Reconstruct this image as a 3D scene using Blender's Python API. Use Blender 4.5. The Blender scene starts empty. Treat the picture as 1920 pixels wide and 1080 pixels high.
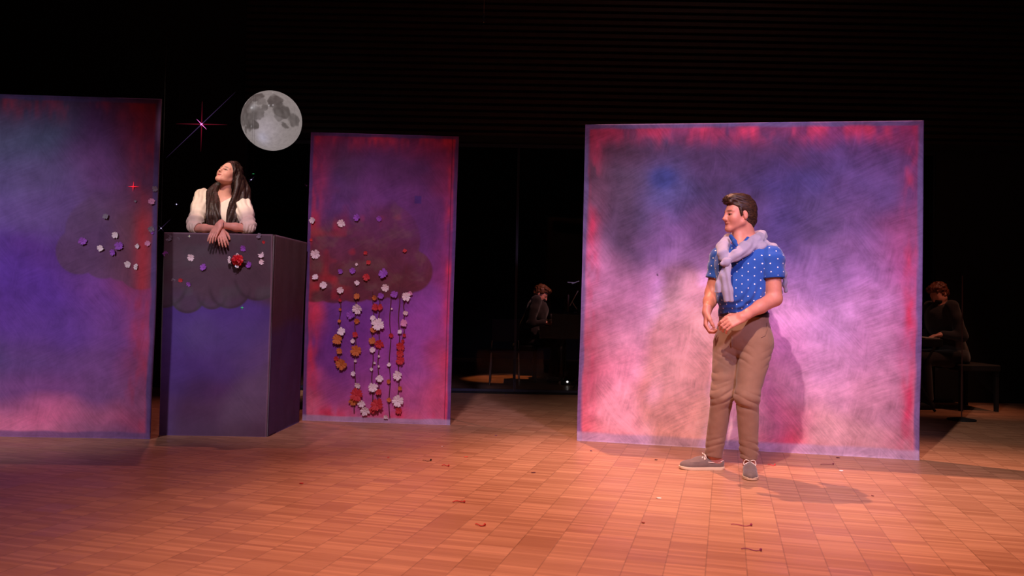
import bpy, math, random
import numpy as np
from mathutils import Vector, Matrix
C = bpy.context.scene.collection
SC = bpy.context.scene
random.seed(7); RNG = np.random.default_rng(7)

# ---------------------------------------------------------------- camera, world, exposure
CAM_H, FPX = 1.04, 1510.0
PITCH, ROLL = math.atan(33.0 / FPX), -0.0187
cam_data = bpy.data.cameras.new('camera'); cam = bpy.data.objects.new('camera', cam_data); C.objects.link(cam)
cam_data.sensor_width = 36.0; cam_data.lens = FPX / 1920.0 * 36.0; cam_data.clip_end = 100
CAM_M = Matrix.Rotation(math.pi / 2 + PITCH, 3, 'X') @ Matrix.Rotation(-ROLL, 3, 'Z')
cam.matrix_world = Matrix.Translation((0, 0, CAM_H)) @ CAM_M.to_4x4()
SC.camera = cam
SC.view_settings.view_transform = 'Standard'; SC.view_settings.look = 'None'
SC.view_settings.gamma = 1.0; SC.view_settings.use_curve_mapping = False
SC.view_settings.exposure = 0.0
w = bpy.data.worlds.new('dark_hall'); SC.world = w; w.use_nodes = True
w.node_tree.nodes['Background'].inputs[0].default_value = (0.010, 0.007, 0.008, 1)
w.node_tree.nodes['Background'].inputs[1].default_value = 0.9
SC.cycles.max_bounces = 6; SC.cycles.use_denoising = True

def ray(px, py):
    v = CAM_M @ Vector(((px - 960) / FPX, -(py - 540) / FPX, -1.0))
    return v / v.y
def at(px, py, Y):
    "world point seen at that spot of the photograph, Y metres away"
    r = ray(px, py); return Vector((r.x * Y, Y, CAM_H + r.z * Y))
def floor_at(px, py, z=0.0):
    r = ray(px, py); t = (z - CAM_H) / r.z
    return Vector((r.x * t, t, z))
def on_plane(px, py, a, b):
    "hit on the vertical plane through floor points a and b"
    r = ray(px, py); n = Vector((b.y - a.y, a.x - b.x, 0)).normalized()
    o = Vector((0, 0, CAM_H)); t = (a - o).dot(n) / r.dot(n)
    return o + r * t

# ---------------------------------------------------------------- stage lights
def spot(name, loc, target, power, color, size=40, blend=0.5, radius=0.05):
    d = bpy.data.lights.new(name, 'SPOT'); d.energy = power; d.color = color
    d.spot_size = math.radians(size); d.spot_blend = blend; d.shadow_soft_size = radius
    o = bpy.data.objects.new(name, d); C.objects.link(o); o.location = loc
    o.rotation_euler = (Vector(target) - Vector(loc)).to_track_quat('-Z', 'Y').to_euler()
    return o
LIGHTS = [
 # name, from, to, watts, colour, cone, blend, radius
 ('stage_key_light',      (-0.40, 0.9, 5.4), (1.60, 5.3, 0.9), 1250, (1.0, 0.76, 0.72), 40, 0.7, 0.05),
 ('stage_flat_light',     (2.5, -0.5, 4.2), (1.7, 5.9, 1.0), 1150, (0.76, 0.56, 1.0), 34, 0.8, 0.25),
 ('stage_centre_light',   (-0.8, 1.2, 5.6), (-1.42, 6.9, 0.9), 1050, (1.0, 0.70, 0.90), 26, 0.7, 0.2),
 ('stage_left_light',     (-4.4, 0.0, 4.6), (-3.75, 6.0, 0.9), 1150, (0.98, 0.84, 1.0), 29, 0.9, 0.3),
 ('stage_back_light_left', (-3.4, 8.1, 8.0), (-2.2, 5.0, 0.0), 420, (1.0, 0.34, 0.34), 56, 0.6, 0.06),
 ('stage_back_light_right', (0.2, 7.6, 8.0), (1.7, 3.6, 0.0), 2700, (1.0, 0.46, 0.32), 50, 0.7, 0.05),
 ('stage_front_wash',     (0.2, 0.2, 7.5), (0.5, 3.4, 0.0), 1750, (1.0, 0.46, 0.38), 50, 1.0, 0.3),
 ('balcony_spot',         (-2.65, 2.4, 5.3), (-2.33, 6.42, 1.98), 950, (1.0, 0.80, 0.64), 7.4, 0.25, 0.05),
 ('back_wall_fill',       (3.0, 6.0, 7.8), (2.2, 9.5, 3.6), 34, (1.0, 0.50, 0.42), 84, 1.0, 0.4),  # unseen fill, added to lift the black slat wall
 ('pit_down_light',       (0.9, 12.6, 4.2), (-0.02, 11.45, 0.0), 300, (1.0, 0.36, 0.12), 17, 0.4, 0.04),
 ('pit_piano_light',      (1.3, 10.1, 3.2), (0.54, 11.1, 1.08), 190, (1.0, 0.42, 0.36), 20, 0.8, 0.05),
 ('pit_side_light',       (5.4, 7.6, 4.0), (4.75, 8.8, 0.95), 110, (1.0, 0.40, 0.26), 34, 0.9, 0.1),
 ('pit_side_floor_light', (5.6, 9.2, 4.2), (5.1, 8.6, 0.0), 70, (1.0, 0.34, 0.14), 22, 0.9, 0.1),
]
for L in LIGHTS: spot(*L)

# ---------------------------------------------------------------- helpers
def lin(c):
    c = np.asarray(c, float) / 255.0
    return np.where(c <= 0.04045, c / 12.92, ((c + 0.055) / 1.055) ** 2.4)
def lin4(c): r = lin(c); return (float(r[0]), float(r[1]), float(r[2]), 1.0)

def tag(o, label=None, cat=None, group=None, kind=None):
    if label: o['label'] = label
    if cat: o['category'] = cat
    if group: o['group'] = group
    if kind: o['kind'] = kind
    return o
def empty(name, loc, label=None, cat=None, group=None, rz=0):
    o = bpy.data.objects.new(name, None); C.objects.link(o); o.location = loc; o.rotation_euler = (0, 0, rz)
    o.empty_display_size = 0.1
    return tag(o, label, cat, group)

def mesh_obj(name, V, F, mat, parent=None, smooth=True, world=True, uv=None, col=None, mats=None, fmat=None):
    """V in world coordinates (or local when world=False) -> one mesh object under parent"""
    V = np.asarray(V, np.float64).reshape(-1, 3).copy()
    org = Vector((0, 0, 0))
    if world:
        p = parent
        while p is not None: org += Vector(p.location); p = p.parent
        if parent is None:
            lo = V.min(0); hi = V.max(0); org = Vector(((lo[0]+hi[0])/2, (lo[1]+hi[1])/2, lo[2]))
        V -= np.array(org)
    me = bpy.data.meshes.new(name)
    me.from_pydata(V.tolist(), [], F.tolist() if isinstance(F, np.ndarray) else F)
    me.update()
    if smooth: me.polygons.foreach_set('use_smooth', np.ones(len(me.polygons), bool))
    for m in (mats or [mat]): me.materials.append(m)
    if fmat is not None: me.polygons.foreach_set('material_index', np.asarray(fmat, np.int32))
    if uv is not None:
        l = me.uv_layers.new(name='UVMap'); l.data.foreach_set('uv', np.asarray(uv, np.float32).ravel())
    if col is not None:
        a = me.color_attributes.new('paint', 'FLOAT_COLOR', 'POINT')
        c = np.ones((len(V), 4), np.float32); c[:, :3] = col
        a.data.foreach_set('color', c.ravel())
    o = bpy.data.objects.new(name, me); C.objects.link(o)
    if parent is not None: o.parent = parent
    elif world: o.location = org
    return o

class MB:
    "collects simple solids into one mesh"
    def __init__(s): s.V = []; s.F = []
    def add(s, V, F):
        n = len(s.V); s.V += [tuple(v) for v in V]; s.F += [tuple(i + n for i in f) for f in F]; return s
    def box(s, lo, hi, M=None, bev=0.0):
        x0, y0, z0 = lo; x1, y1, z1 = hi
        if bev <= 0:
            V = [(x0,y0,z0),(x1,y0,z0),(x1,y1,z0),(x0,y1,z0),(x0,y0,z1),(x1,y0,z1),(x1,y1,z1),(x0,y1,z1)]
            F = [(0,3,2,1),(4,5,6,7),(0,1,5,4),(1,2,6,5),(2,3,7,6),(3,0,4,7)]
        else:
            V = []; idx = {}
            b = bev
            def corner(ix, iy, iz):
                x = (x0, x1)[ix]; y = (y0, y1)[iy]; z = (z0, z1)[iz]
                sx = 1 if ix == 0 else -1; sy = 1 if iy == 0 else -1; sz = 1 if iz == 0 else -1
                k = len(V); V.append((x, y+sy*b, z+sz*b)); V.append((x+sx*b, y, z+sz*b)); V.append((x+sx*b, y+sy*b, z))
                idx[(ix, iy, iz)] = k
            for a in (0,1):
                for c in (0,1):
                    for d in (0,1): corner(a, c, d)
            I = idx; F = []
            for ix in (0,1):
                f = [I[(ix,0,0)], I[(ix,1,0)], I[(ix,1,1)], I[(ix,0,1)]]; F.append(f if ix else f[::-1])
            for iy in (0,1):
                f = [I[(0,iy,0)]+1, I[(1,iy,0)]+1, I[(1,iy,1)]+1, I[(0,iy,1)]+1]; F.append(f if not iy else f[::-1])
            for iz in (0,1):
                f = [I[(0,0,iz)]+2, I[(1,0,iz)]+2, I[(1,1,iz)]+2, I[(0,1,iz)]+2]; F.append(f if iz else f[::-1])
            for iy in (0,1):
                for iz in (0,1): a, c = I[(0,iy,iz)], I[(1,iy,iz)]; F.append([a+1, c+1, c+2, a+2])
            for ix in (0,1):
                for iz in (0,1): a, c = I[(ix,0,iz)], I[(ix,1,iz)]; F.append([a, c, c+2, a+2])
            for ix in (0,1):
                for iy in (0,1): a, c = I[(ix,iy,0)], I[(ix,iy,1)]; F.append([a, c, c+1, a+1])
            for k in I.values(): F.append([k, k+1, k+2])
        if M is not None: V = [tuple(M @ Vector(v)) for v in V]
        return s.add(V, F)
    def tube(s, pts, r, n=8, caps=True):
        pts = [Vector(p) for p in pts]; R = r if isinstance(r, (list, tuple)) else [r] * len(pts)
        V = []; F = []; up = None
        for i, p in enumerate(pts):
            t = (pts[min(i+1, len(pts)-1)] - pts[max(i-1, 0)]).normalized()
            if up is None: up = Vector((0,0,1)) if abs(t.z) < .9 else Vector((1,0,0))
            u = (up - t * up.dot(t)); u = u.normalized() if u.length > 1e-6 else t.orthogonal().normalized()
            v = t.cross(u); up = u
            for k in range(n):
                a = 2 * math.pi * k / n; V.append(p + (u * math.cos(a) + v * math.sin(a)) * R[i])
        for i in range(len(pts) - 1):
            for k in range(n):
                F.append((i*n+k, i*n+(k+1) % n, (i+1)*n+(k+1) % n, (i+1)*n+k))
        if caps: F.append(tuple(range(n))[::-1]); F.append(tuple((len(pts)-1)*n + k for k in range(n)))
        return s.add(V, F)
    def lathe(s, prof, c=(0,0,0), n=20, axis='z'):
        V = []; F = []
        for (r, z) in prof:
            for k in range(n):
                a = 2*math.pi*k/n; x, y = r*math.cos(a), r*math.sin(a)
                V.append((c[0]+x, c[1]+y, c[2]+z) if axis == 'z' else (c[0]+x, c[1]+z, c[2]+y))
        for i in range(len(prof)-1):
            for k in range(n): F.append((i*n+k, i*n+(k+1) % n, (i+1)*n+(k+1) % n, (i+1)*n+k))
        F.append(tuple(range(n))[::-1]); F.append(tuple((len(prof)-1)*n+k for k in range(n)))
        return s.add(V, F)
    def build(s, name, mat, parent=None, smooth=False, world=True):
        return mesh_obj(name, s.V, s.F, mat, parent, smooth, world)

# ---- signed-distance modelling: smooth blends of limbs and organs, meshed as one surface
class Field:
    def __init__(s, lo, hi, h):
        s.h = h; s.lo = np.array(lo, float); n = np.ceil((np.array(hi) - s.lo) / h).astype(int) + 1
        s.ax = [s.lo[i] + h * np.arange(n[i]) for i in range(3)]
        s.f = np.full(tuple(n), 1.0, np.float32)
    def _sl(s, lo, hi):
        sl = []
        for i in range(3):
            a = int(max(0, math.floor((lo[i] - s.lo[i]) / s.h))); b = int(min(s.f.shape[i], math.ceil((hi[i] - s.lo[i]) / s.h) + 1))
            if b <= a: return None
            sl.append(slice(a, b))
        g = [s.ax[i][sl[i]].reshape([-1 if j == i else 1 for j in range(3)]) for i in range(3)]
        return tuple(sl), g
    def _put(s, sl, d, k, op):
        f = s.f[sl]; d = d.astype(np.float32)
        if op == 'add':
            hh = np.maximum(k - np.abs(f - d), 0) / max(k, 1e-6); s.f[sl] = np.minimum(f, d) - hh * hh * k * 0.25
        elif op == 'sub':
            d = -d; hh = np.maximum(k - np.abs(f - d), 0) / max(k, 1e-6); s.f[sl] = np.maximum(f, d) + hh * hh * k * 0.25
        return s
    def cap(s, a, b, ra, rb=None, k=0.02, flat=None, op='add', m=0.05):
        a = np.array(a, float); b = np.array(b, float); rb = ra if rb is None else rb
        R = max(ra, rb) * (max(1, flat[1]) if flat else 1) + m
        q = s._sl(np.minimum(a, b) - R, np.maximum(a, b) + R)
        if q is None: return s
        sl, (X, Y, Z) = q; ab = b - a; L = max(float(ab @ ab), 1e-9)
        px, py, pz = X - a[0], Y - a[1], Z - a[2]
        t = np.clip((px*ab[0] + py*ab[1] + pz*ab[2]) / L, 0, 1)
        dx, dy, dz = px - t*ab[0], py - t*ab[1], pz - t*ab[2]
        d2 = dx*dx + dy*dy + dz*dz; r = ra + (rb - ra) * t
        if flat:
            n = np.array(flat[0], float); n /= np.linalg.norm(n); c = dx*n[0] + dy*n[1] + dz*n[2]
            d2 = d2 + c*c*(1/flat[1]**2 - 1); d = (np.sqrt(np.maximum(d2, 0)) - r) * min(1.0, flat[1]) ** .5
        else: d = np.sqrt(d2) - r
        return s._put(sl, d, k, op)
    def ell(s, c, R, rad, k=0.02, op='add', m=0.05):
        c = np.array(c, float); rad = np.array(rad, float); M = rad.max() + m
        q = s._sl(c - M, c + M)
        if q is None: return s
        sl, (X, Y, Z) = q; x, y, z = X - c[0], Y - c[1], Z - c[2]
        k0 = 0; k1 = 0
        for i in range(3):
            t = x*R[i][0] + y*R[i][1] + z*R[i][2]; k0 = k0 + (t/rad[i])**2; k1 = k1 + (t/rad[i]**2)**2
        k0 = np.sqrt(k0); k1 = np.sqrt(k1) + 1e-6
        return s._put(sl, k0*(k0-1)/k1, k, op)
    def plane(s, p, n, k=0.004, within=None):
        "keeps the side the normal points away from; within=(centre, radius) limits it"
        n = np.array(n, float); n /= np.linalg.norm(n); p = np.array(p, float)
        if within is None: q = s._sl(s.lo, s.lo + np.array(s.f.shape) * s.h)
        else: q = s._sl(np.array(within[0]) - within[1], np.array(within[0]) + within[1])
        if q is None: return s
        sl, (X, Y, Z) = q; d = (X-p[0])*n[0] + (Y-p[1])*n[1] + (Z-p[2])*n[2]
        if within is not None:
            rr = np.sqrt((X-within[0][0])**2 + (Y-within[0][1])**2 + (Z-within[0][2])**2)
            d = np.where(rr < within[1], d, -1.0)
        return s._put(sl, -d + 0*s.f[sl], k, 'sub')
    def path(s, pts, rad, k=0.01, flat=None, op='add'):
        for i in range(len(pts)-1):
            ra = rad[i] if isinstance(rad, (list, tuple)) else rad; rb = rad[i+1] if isinstance(rad, (list, tuple)) else rad
            s.cap(pts[i], pts[i+1], ra, rb, k, flat, op)
        return s
    def mesh(s, relax=1):
        f = s.f; ins = f < 0
        nx, ny, nz = f.shape
        c = np.zeros((nx-1, ny-1, nz-1), np.int8)
        for i in (0,1):
            for j in (0,1):
                for k in (0,1): c += ins[i:nx-1+i, j:ny-1+j, k:nz-1+k]
        cells = np.argwhere((c > 0) & (c < 8)); N = len(cells)
        idm = np.full(c.shape, -1, np.int32); idm[tuple(cells.T)] = np.arange(N)
        acc = np.zeros((N, 3)); cnt = np.zeros(N)
        corners = [(i,j,k) for i in (0,1) for j in (0,1) for k in (0,1)]
        for a in corners:
            for ax in range(3):
                if a[ax]: continue
                b = list(a); b[ax] = 1
                fa = f[tuple((cells + a).T)]; fb = f[tuple((cells + b).T)]
                m = (fa < 0) != (fb < 0)
                t = fa[m] / (fa[m] - fb[m]); p = np.tile(np.array(a, float), (m.sum(), 1)); p[:, ax] = t
                acc[m] += p; cnt[m] += 1
        V = s.lo + (cells + acc / cnt[:, None]) * s.h
        F = []
        for ax in range(3):
            sl0 = [slice(None)]*3; sl1 = [slice(None)]*3; sl0[ax] = slice(0, -1); sl1[ax] = slice(1, None)
            A = ins[tuple(sl0)]; B = ins[tuple(sl1)]
            E = np.argwhere(A != B); o1, o2 = [(1,2),(2,0),(0,1)][ax]
            E = E[(E[:, o1] > 0) & (E[:, o2] > 0) & (E[:, o1] < f.shape[o1]-1) & (E[:, o2] < f.shape[o2]-1)]
            q = []
            for (u, v) in ((-1,-1),(0,-1),(0,0),(-1,0)):
                e = E.copy(); e[:, o1] += u; e[:, o2] += v; q.append(idm[tuple(e.T)])
            q = np.stack(q, 1); flip = ~A[tuple(E.T)]
            q[flip] = q[flip][:, ::-1]; F.append(q)
        F = np.concatenate(F); F = F[(F >= 0).all(1)]
        for _ in range(relax):
            S = np.zeros_like(V); n = np.zeros(len(V))
            for i in range(4):
                a = F[:, i]; b = F[:, (i+1) % 4]
                np.add.at(S, a, V[b]); np.add.at(n, a, 1); np.add.at(S, b, V[a]); np.add.at(n, b, 1)
            V = 0.5 * V + 0.5 * S / np.maximum(n, 1)[:, None]
        return V, F
def normals(V, F):
    n = np.cross(V[F[:, 2]] - V[F[:, 0]], V[F[:, 3]] - V[F[:, 1]]); N = np.zeros_like(V)
    for i in range(4): np.add.at(N, F[:, i], n)
    return N / (np.linalg.norm(N, axis=1, keepdims=True) + 1e-12)
def vnoise(P, seed=0):
    "smooth value noise of 3D points, about -1..1"
    P = np.asarray(P, float); i = np.floor(P).astype(np.int64); f = P - i; f = f*f*(3-2*f); out = 0
    for a in (0,1):
        for b in (0,1):
            for c in (0,1):
                h = ((i[:, 0]+a)*73856093) ^ ((i[:, 1]+b)*19349663) ^ ((i[:, 2]+c)*83492791) ^ (seed*2654435761)
                h = (h ^ (h >> 13)) * 1274126177 & 0x7fffffff; r = (h ^ (h >> 16)) % 10007 / 5003.5 - 1
                wgt = (f[:, 0] if a else 1-f[:, 0]) * (f[:, 1] if b else 1-f[:, 1]) * (f[:, 2] if c else 1-f[:, 2])
                out = out + r * wgt
    return out
def sstep(a, b, x): t = np.clip((x-a)/(b-a), 0, 1); return t*t*(3-2*t)
def frame(f, u):
    f = Vector(f).normalized(); u = Vector(u); u = (u - f * u.dot(f)).normalized(); s = f.cross(u)
    return f, s, u     # forward, right-hand side, up

# ---------------------------------------------------------------- materials
def mat(name, color=(128,128,128), rough=0.6, metal=0.0, spec=0.5, emit=None, estr=1.0, sheen=0.0, sss=0.0, bump=0.0, bscale=200, noise=0.0, nscale=20, attr=False, coat=0.0):
    m = bpy.data.materials.new(name); m.use_nodes = True; nt = m.node_tree; b = nt.nodes['Principled BSDF']
    b.inputs['Roughness'].default_value = rough; b.inputs['Metallic'].default_value = metal
    b.inputs['Specular IOR Level'].default_value = spec
    b.inputs['Sheen Weight'].default_value = sheen; b.inputs['Coat Weight'].default_value = coat
    if sss: b.inputs['Subsurface Weight'].default_value = sss; b.inputs['Subsurface Radius'].default_value = (.01, .004, .002); b.inputs['Subsurface Scale'].default_value = 1.0
    if emit: b.inputs['Emission Color'].default_value = lin4(emit); b.inputs['Emission Strength'].default_value = estr
    tc = nt.nodes.new('ShaderNodeTexCoord')
    if attr:
        a = nt.nodes.new('ShaderNodeVertexColor'); a.layer_name = 'paint'; src = a.outputs[0]
    else:
        r = nt.nodes.new('ShaderNodeRGB'); r.outputs[0].default_value = lin4(color); src = r.outputs[0]
    n = nt.nodes.new('ShaderNodeTexNoise'); n.inputs['Scale'].default_value = nscale; n.inputs['Detail'].default_value = 5
    nt.links.new(tc.outputs['Object'], n.inputs['Vector'])
    mr = nt.nodes.new('ShaderNodeMapRange'); mr.inputs[1].default_value = .25; mr.inputs[2].default_value = .75
    mr.inputs[3].default_value = 1 - noise; mr.inputs[4].default_value = 1 + noise
    nt.links.new(n.outputs['Fac'], mr.inputs[0])
    vm = nt.nodes.new('ShaderNodeVectorMath'); vm.operation = 'SCALE'
    nt.links.new(src, vm.inputs[0]); nt.links.new(mr.outputs[0], vm.inputs['Scale']); nt.links.new(vm.outputs[0], b.inputs['Base Color'])
    if bump:
        n2 = nt.nodes.new('ShaderNodeTexNoise'); n2.inputs['Scale'].default_value = bscale; n2.inputs['Detail'].default_value = 3
        nt.links.new(tc.outputs['Object'], n2.inputs['Vector'])
        bp = nt.nodes.new('ShaderNodeBump'); bp.inputs['Strength'].default_value = bump; bp.inputs['Distance'].default_value = .003
        nt.links.new(n2.outputs['Fac'], bp.inputs['Height']); nt.links.new(bp.outputs[0], b.inputs['Normal'])
    return m

def N(nt, typ, **kw):
    n = nt.nodes.new(typ)
    for k, v in kw.items():
        if k.startswith('i') and k[1:].isdigit(): n.inputs[int(k[1:])].default_value = v
        else: setattr(n, k, v)
    return n
def math_n(nt, op, a, b=None, c=None):
    n = nt.nodes.new('ShaderNodeMath'); n.operation = op
    for i, v in enumerate((a, b, c)):
        if v is None: continue
        if isinstance(v, (int, float)): n.inputs[i].default_value = v
        else: nt.links.new(v, n.inputs[i])
    return n.outputs[0]

def parquet():
    m = bpy.data.materials.new('oak_parquet'); m.use_nodes = True; nt = m.node_tree; b = nt.nodes['Principled BSDF']
    tc = N(nt, 'ShaderNodeTexCoord'); mp = N(nt, 'ShaderNodeMapping'); mp.inputs['Rotation'].default_value = (0, 0, math.radians(14.9))
    nt.links.new(tc.outputs['Object'], mp.inputs[0]); sp = N(nt, 'ShaderNodeSeparateXYZ'); nt.links.new(mp.outputs[0], sp.inputs[0])
    T = 0.160
    u = math_n(nt, 'DIVIDE', sp.outputs[0], T); col = math_n(nt, 'FLOOR', u); fu = math_n(nt, 'FRACT', u)
    off = math_n(nt, 'MULTIPLY', math_n(nt, 'FRACT', math_n(nt, 'MULTIPLY', col, 0.377)), 0.0)
    v = math_n(nt, 'ADD', math_n(nt, 'DIVIDE', sp.outputs[1], T), off); row = math_n(nt, 'FLOOR', v); fv = math_n(nt, 'FRACT', v)
    st = math_n(nt, 'FLOOR', math_n(nt, 'MULTIPLY', v, 7.0)); fs = math_n(nt, 'FRACT', math_n(nt, 'MULTIPLY', v, 7.0))
    cx = N(nt, 'ShaderNodeCombineXYZ'); nt.links.new(col, cx.inputs[0]); nt.links.new(st, cx.inputs[1])
    wn = N(nt, 'ShaderNodeTexWhiteNoise'); nt.links.new(cx.outputs[0], wn.inputs['Vector'])
    cy = N(nt, 'ShaderNodeCombineXYZ'); nt.links.new(col, cy.inputs[0]); nt.links.new(row, cy.inputs[1])
    wt = N(nt, 'ShaderNodeTexWhiteNoise'); nt.links.new(cy.outputs[0], wt.inputs['Vector'])
    gm = N(nt, 'ShaderNodeVectorMath', operation='MULTIPLY'); gm.inputs[1].default_value = (6, 150, 1)
    nt.links.new(mp.outputs[0], gm.inputs[0]); gn = N(nt, 'ShaderNodeTexNoise'); gn.inputs['Scale'].default_value = 1.0; gn.inputs['Detail'].default_value = 4
    nt.links.new(gm.outputs[0], gn.inputs['Vector'])
    big = N(nt, 'ShaderNodeTexNoise'); big.inputs['Scale'].default_value = .9; nt.links.new(tc.outputs['Object'], big.inputs['Vector'])
    s1 = math_n(nt, 'MULTIPLY', math_n(nt, 'POWER', wn.outputs[0], 1.6), 0.36)
    s2 = math_n(nt, 'MULTIPLY', wt.outputs[0], 0.10); s3 = math_n(nt, 'MULTIPLY', gn.outputs[0], 0.28)
    tot = math_n(nt, 'ADD', math_n(nt, 'ADD', s1, s2), s3)
    cr = N(nt, 'ShaderNodeValToRGB'); nt.links.new(tot, cr.inputs[0]); e = cr.color_ramp.elements
    e[0].position = 0.1; e[0].color = lin4((160, 112, 84)); e[1].position = 0.85; e[1].color = lin4((212, 160, 124))
    x = cr.color_ramp.elements.new(.4); x.color = lin4((184, 136, 104))
    # joints between the columns of tiles, finer ones between the tiles and the strips
    j1 = math_n(nt, 'LESS_THAN', fu, 0.030); j2 = math_n(nt, 'LESS_THAN', fv, 0.014); j3 = math_n(nt, 'LESS_THAN', fs, 0.07)
    j = math_n(nt, 'ADD', math_n(nt, 'ADD', math_n(nt, 'MULTIPLY', j1, .30), math_n(nt, 'MULTIPLY', j2, .15)), math_n(nt, 'MULTIPLY', j3, .08))
    k = math_n(nt, 'SUBTRACT', 1.0, math_n(nt, 'MINIMUM', j, .5)); k = math_n(nt, 'MULTIPLY', k, math_n(nt, 'ADD', 0.86, math_n(nt, 'MULTIPLY', big.outputs[0], .28)))
    vm = N(nt, 'ShaderNodeVectorMath', operation='SCALE'); nt.links.new(cr.outputs[0], vm.inputs[0]); nt.links.new(k, vm.inputs['Scale'])
    nt.links.new(vm.outputs[0], b.inputs['Base Color'])
    ro = math_n(nt, 'ADD', .34, math_n(nt, 'MULTIPLY', wt.outputs[0], .12)); nt.links.new(ro, b.inputs['Roughness'])
    b.inputs['Specular IOR Level'].default_value = .35
    bp = N(nt, 'ShaderNodeBump'); bp.inputs['Strength'].default_value = .12; bp.inputs['Distance'].default_value = .002; bp.invert = True
    nt.links.new(j, bp.inputs['Height']); nt.links.new(bp.outputs[0], b.inputs['Normal'])
    return m

def painted_canvas(name, strength=1.0, rough=.85):
    "hand-brushed paint: the colour fields carried by the cloth, broken up by brush strokes"
    m = bpy.data.materials.new(name); m.use_nodes = True; nt = m.node_tree; b = nt.nodes['Principled BSDF']
    b.inputs['Roughness'].default_value = rough; b.inputs['Specular IOR Level'].default_value = .2
    tc = N(nt, 'ShaderNodeTexCoord'); a = N(nt, 'ShaderNodeVertexColor'); a.layer_name = 'paint'
    sel = N(nt, 'ShaderNodeTexNoise'); sel.inputs['Scale'].default_value = 2.6; sel.inputs['Detail'].default_value = 0; nt.links.new(tc.outputs['Object'], sel.inputs['Vector'])
    outs = []
    wp = N(nt, 'ShaderNodeTexNoise'); wp.inputs['Scale'].default_value = 2.0; nt.links.new(tc.outputs['Object'], wp.inputs['Vector'])
    wv = N(nt, 'ShaderNodeVectorMath', operation='SCALE'); nt.links.new(wp.outputs['Color'], wv.inputs[0]); wv.inputs['Scale'].default_value = .10
    wa = N(nt, 'ShaderNodeVectorMath', operation='ADD'); nt.links.new(tc.outputs['Object'], wa.inputs[0]); nt.links.new(wv.outputs[0], wa.inputs[1])
    for ang, sc in ((25, (5, 1, 70)), (80, (4, 1, 55)), (-50, (5, 1, 75))):
        r = N(nt, 'ShaderNodeVectorRotate', rotation_type='Y_AXIS'); r.inputs['Angle'].default_value = math.radians(ang); nt.links.new(wa.outputs[0], r.inputs['Vector'])
        mp = N(nt, 'ShaderNodeVectorMath', operation='MULTIPLY'); mp.inputs[1].default_value = sc; nt.links.new(r.outputs[0], mp.inputs[0])
        n = N(nt, 'ShaderNodeTexNoise'); n.inputs['Scale'].default_value = 1; n.inputs['Detail'].default_value = 3; n.inputs['Roughness'].default_value = .6
        nt.links.new(mp.outputs[0], n.inputs['Vector']); outs.append(n.outputs['Fac'])
    m1 = N(nt, 'ShaderNodeMix'); f1 = N(nt, 'ShaderNodeMapRange', i1=.44, i2=.52); nt.links.new(sel.outputs['Fac'], f1.inputs[0])
    nt.links.new(f1.outputs[0], m1.inputs[0]); nt.links.new(outs[0], m1.inputs[2]); nt.links.new(outs[1], m1.inputs[3])
    m2 = N(nt, 'ShaderNodeMix'); f2 = N(nt, 'ShaderNodeMapRange', i1=.55, i2=.6); nt.links.new(sel.outputs['Fac'], f2.inputs[0])
    nt.links.new(f2.outputs[0], m2.inputs[0]); nt.links.new(m1.outputs[0], m2.inputs[2]); nt.links.new(outs[2], m2.inputs[3])
    cl = N(nt, 'ShaderNodeTexNoise'); cl.inputs['Scale'].default_value = 7; cl.inputs['Detail'].default_value = 6; cl.inputs['Roughness'].default_value = .65
    nt.links.new(tc.outputs['Object'], cl.inputs['Vector'])
    s = math_n(nt, 'SUBTRACT', m2.outputs[0], .5); c2 = math_n(nt, 'SUBTRACT', cl.outputs['Fac'], .5)
    k = math_n(nt, 'ADD', 1.0, math_n(nt, 'ADD', math_n(nt, 'MULTIPLY', s, .62*strength), math_n(nt, 'MULTIPLY', c2, 1.5*strength)))
    vm = N(nt, 'ShaderNodeVectorMath', operation='SCALE'); nt.links.new(a.outputs[0], vm.inputs[0]); nt.links.new(k, vm.inputs['Scale'])
    nt.links.new(vm.outputs[0], b.inputs['Base Color'])
    bp = N(nt, 'ShaderNodeBump'); bp.inputs['Strength'].default_value = .25; bp.inputs['Distance'].default_value = .003
    nt.links.new(m2.outputs[0], bp.inputs['Height']); nt.links.new(bp.outputs[0], b.inputs['Normal'])
    return m

# ================================================================ THE HALL
M_black = mat('black_paint', (14, 11, 12), .8, noise=.2)
M_slat = mat('dark_stained_slats', (52, 34, 28), .55, noise=.3, nscale=8)
M_slate = mat('slate_grey_metal', (52, 54, 70), .5, metal=.3)
M_dark = mat('dark_plaster', (24, 20, 22), .9)
M_wood = mat('pine_timber', (150, 110, 70), .6, noise=.2)
M_glass = bpy.data.materials.new('partition_glass'); M_glass.use_nodes = True
nt = M_glass.node_tree; nt.nodes.remove(nt.nodes['Principled BSDF'])
tr = N(nt, 'ShaderNodeBsdfTransparent'); tr.inputs[0].default_value = (.86, .88, .9, 1); gl = N(nt, 'ShaderNodeBsdfGlossy'); gl.inputs['Roughness'].default_value = .02
mx = N(nt, 'ShaderNodeMixShader', i0=.006); nt.links.new(tr.outputs[0], mx.inputs[1]); nt.links.new(gl.outputs[0], mx.inputs[2])
nt.links.new(mx.outputs[0], nt.nodes['Material Output'].inputs[0])

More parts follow.
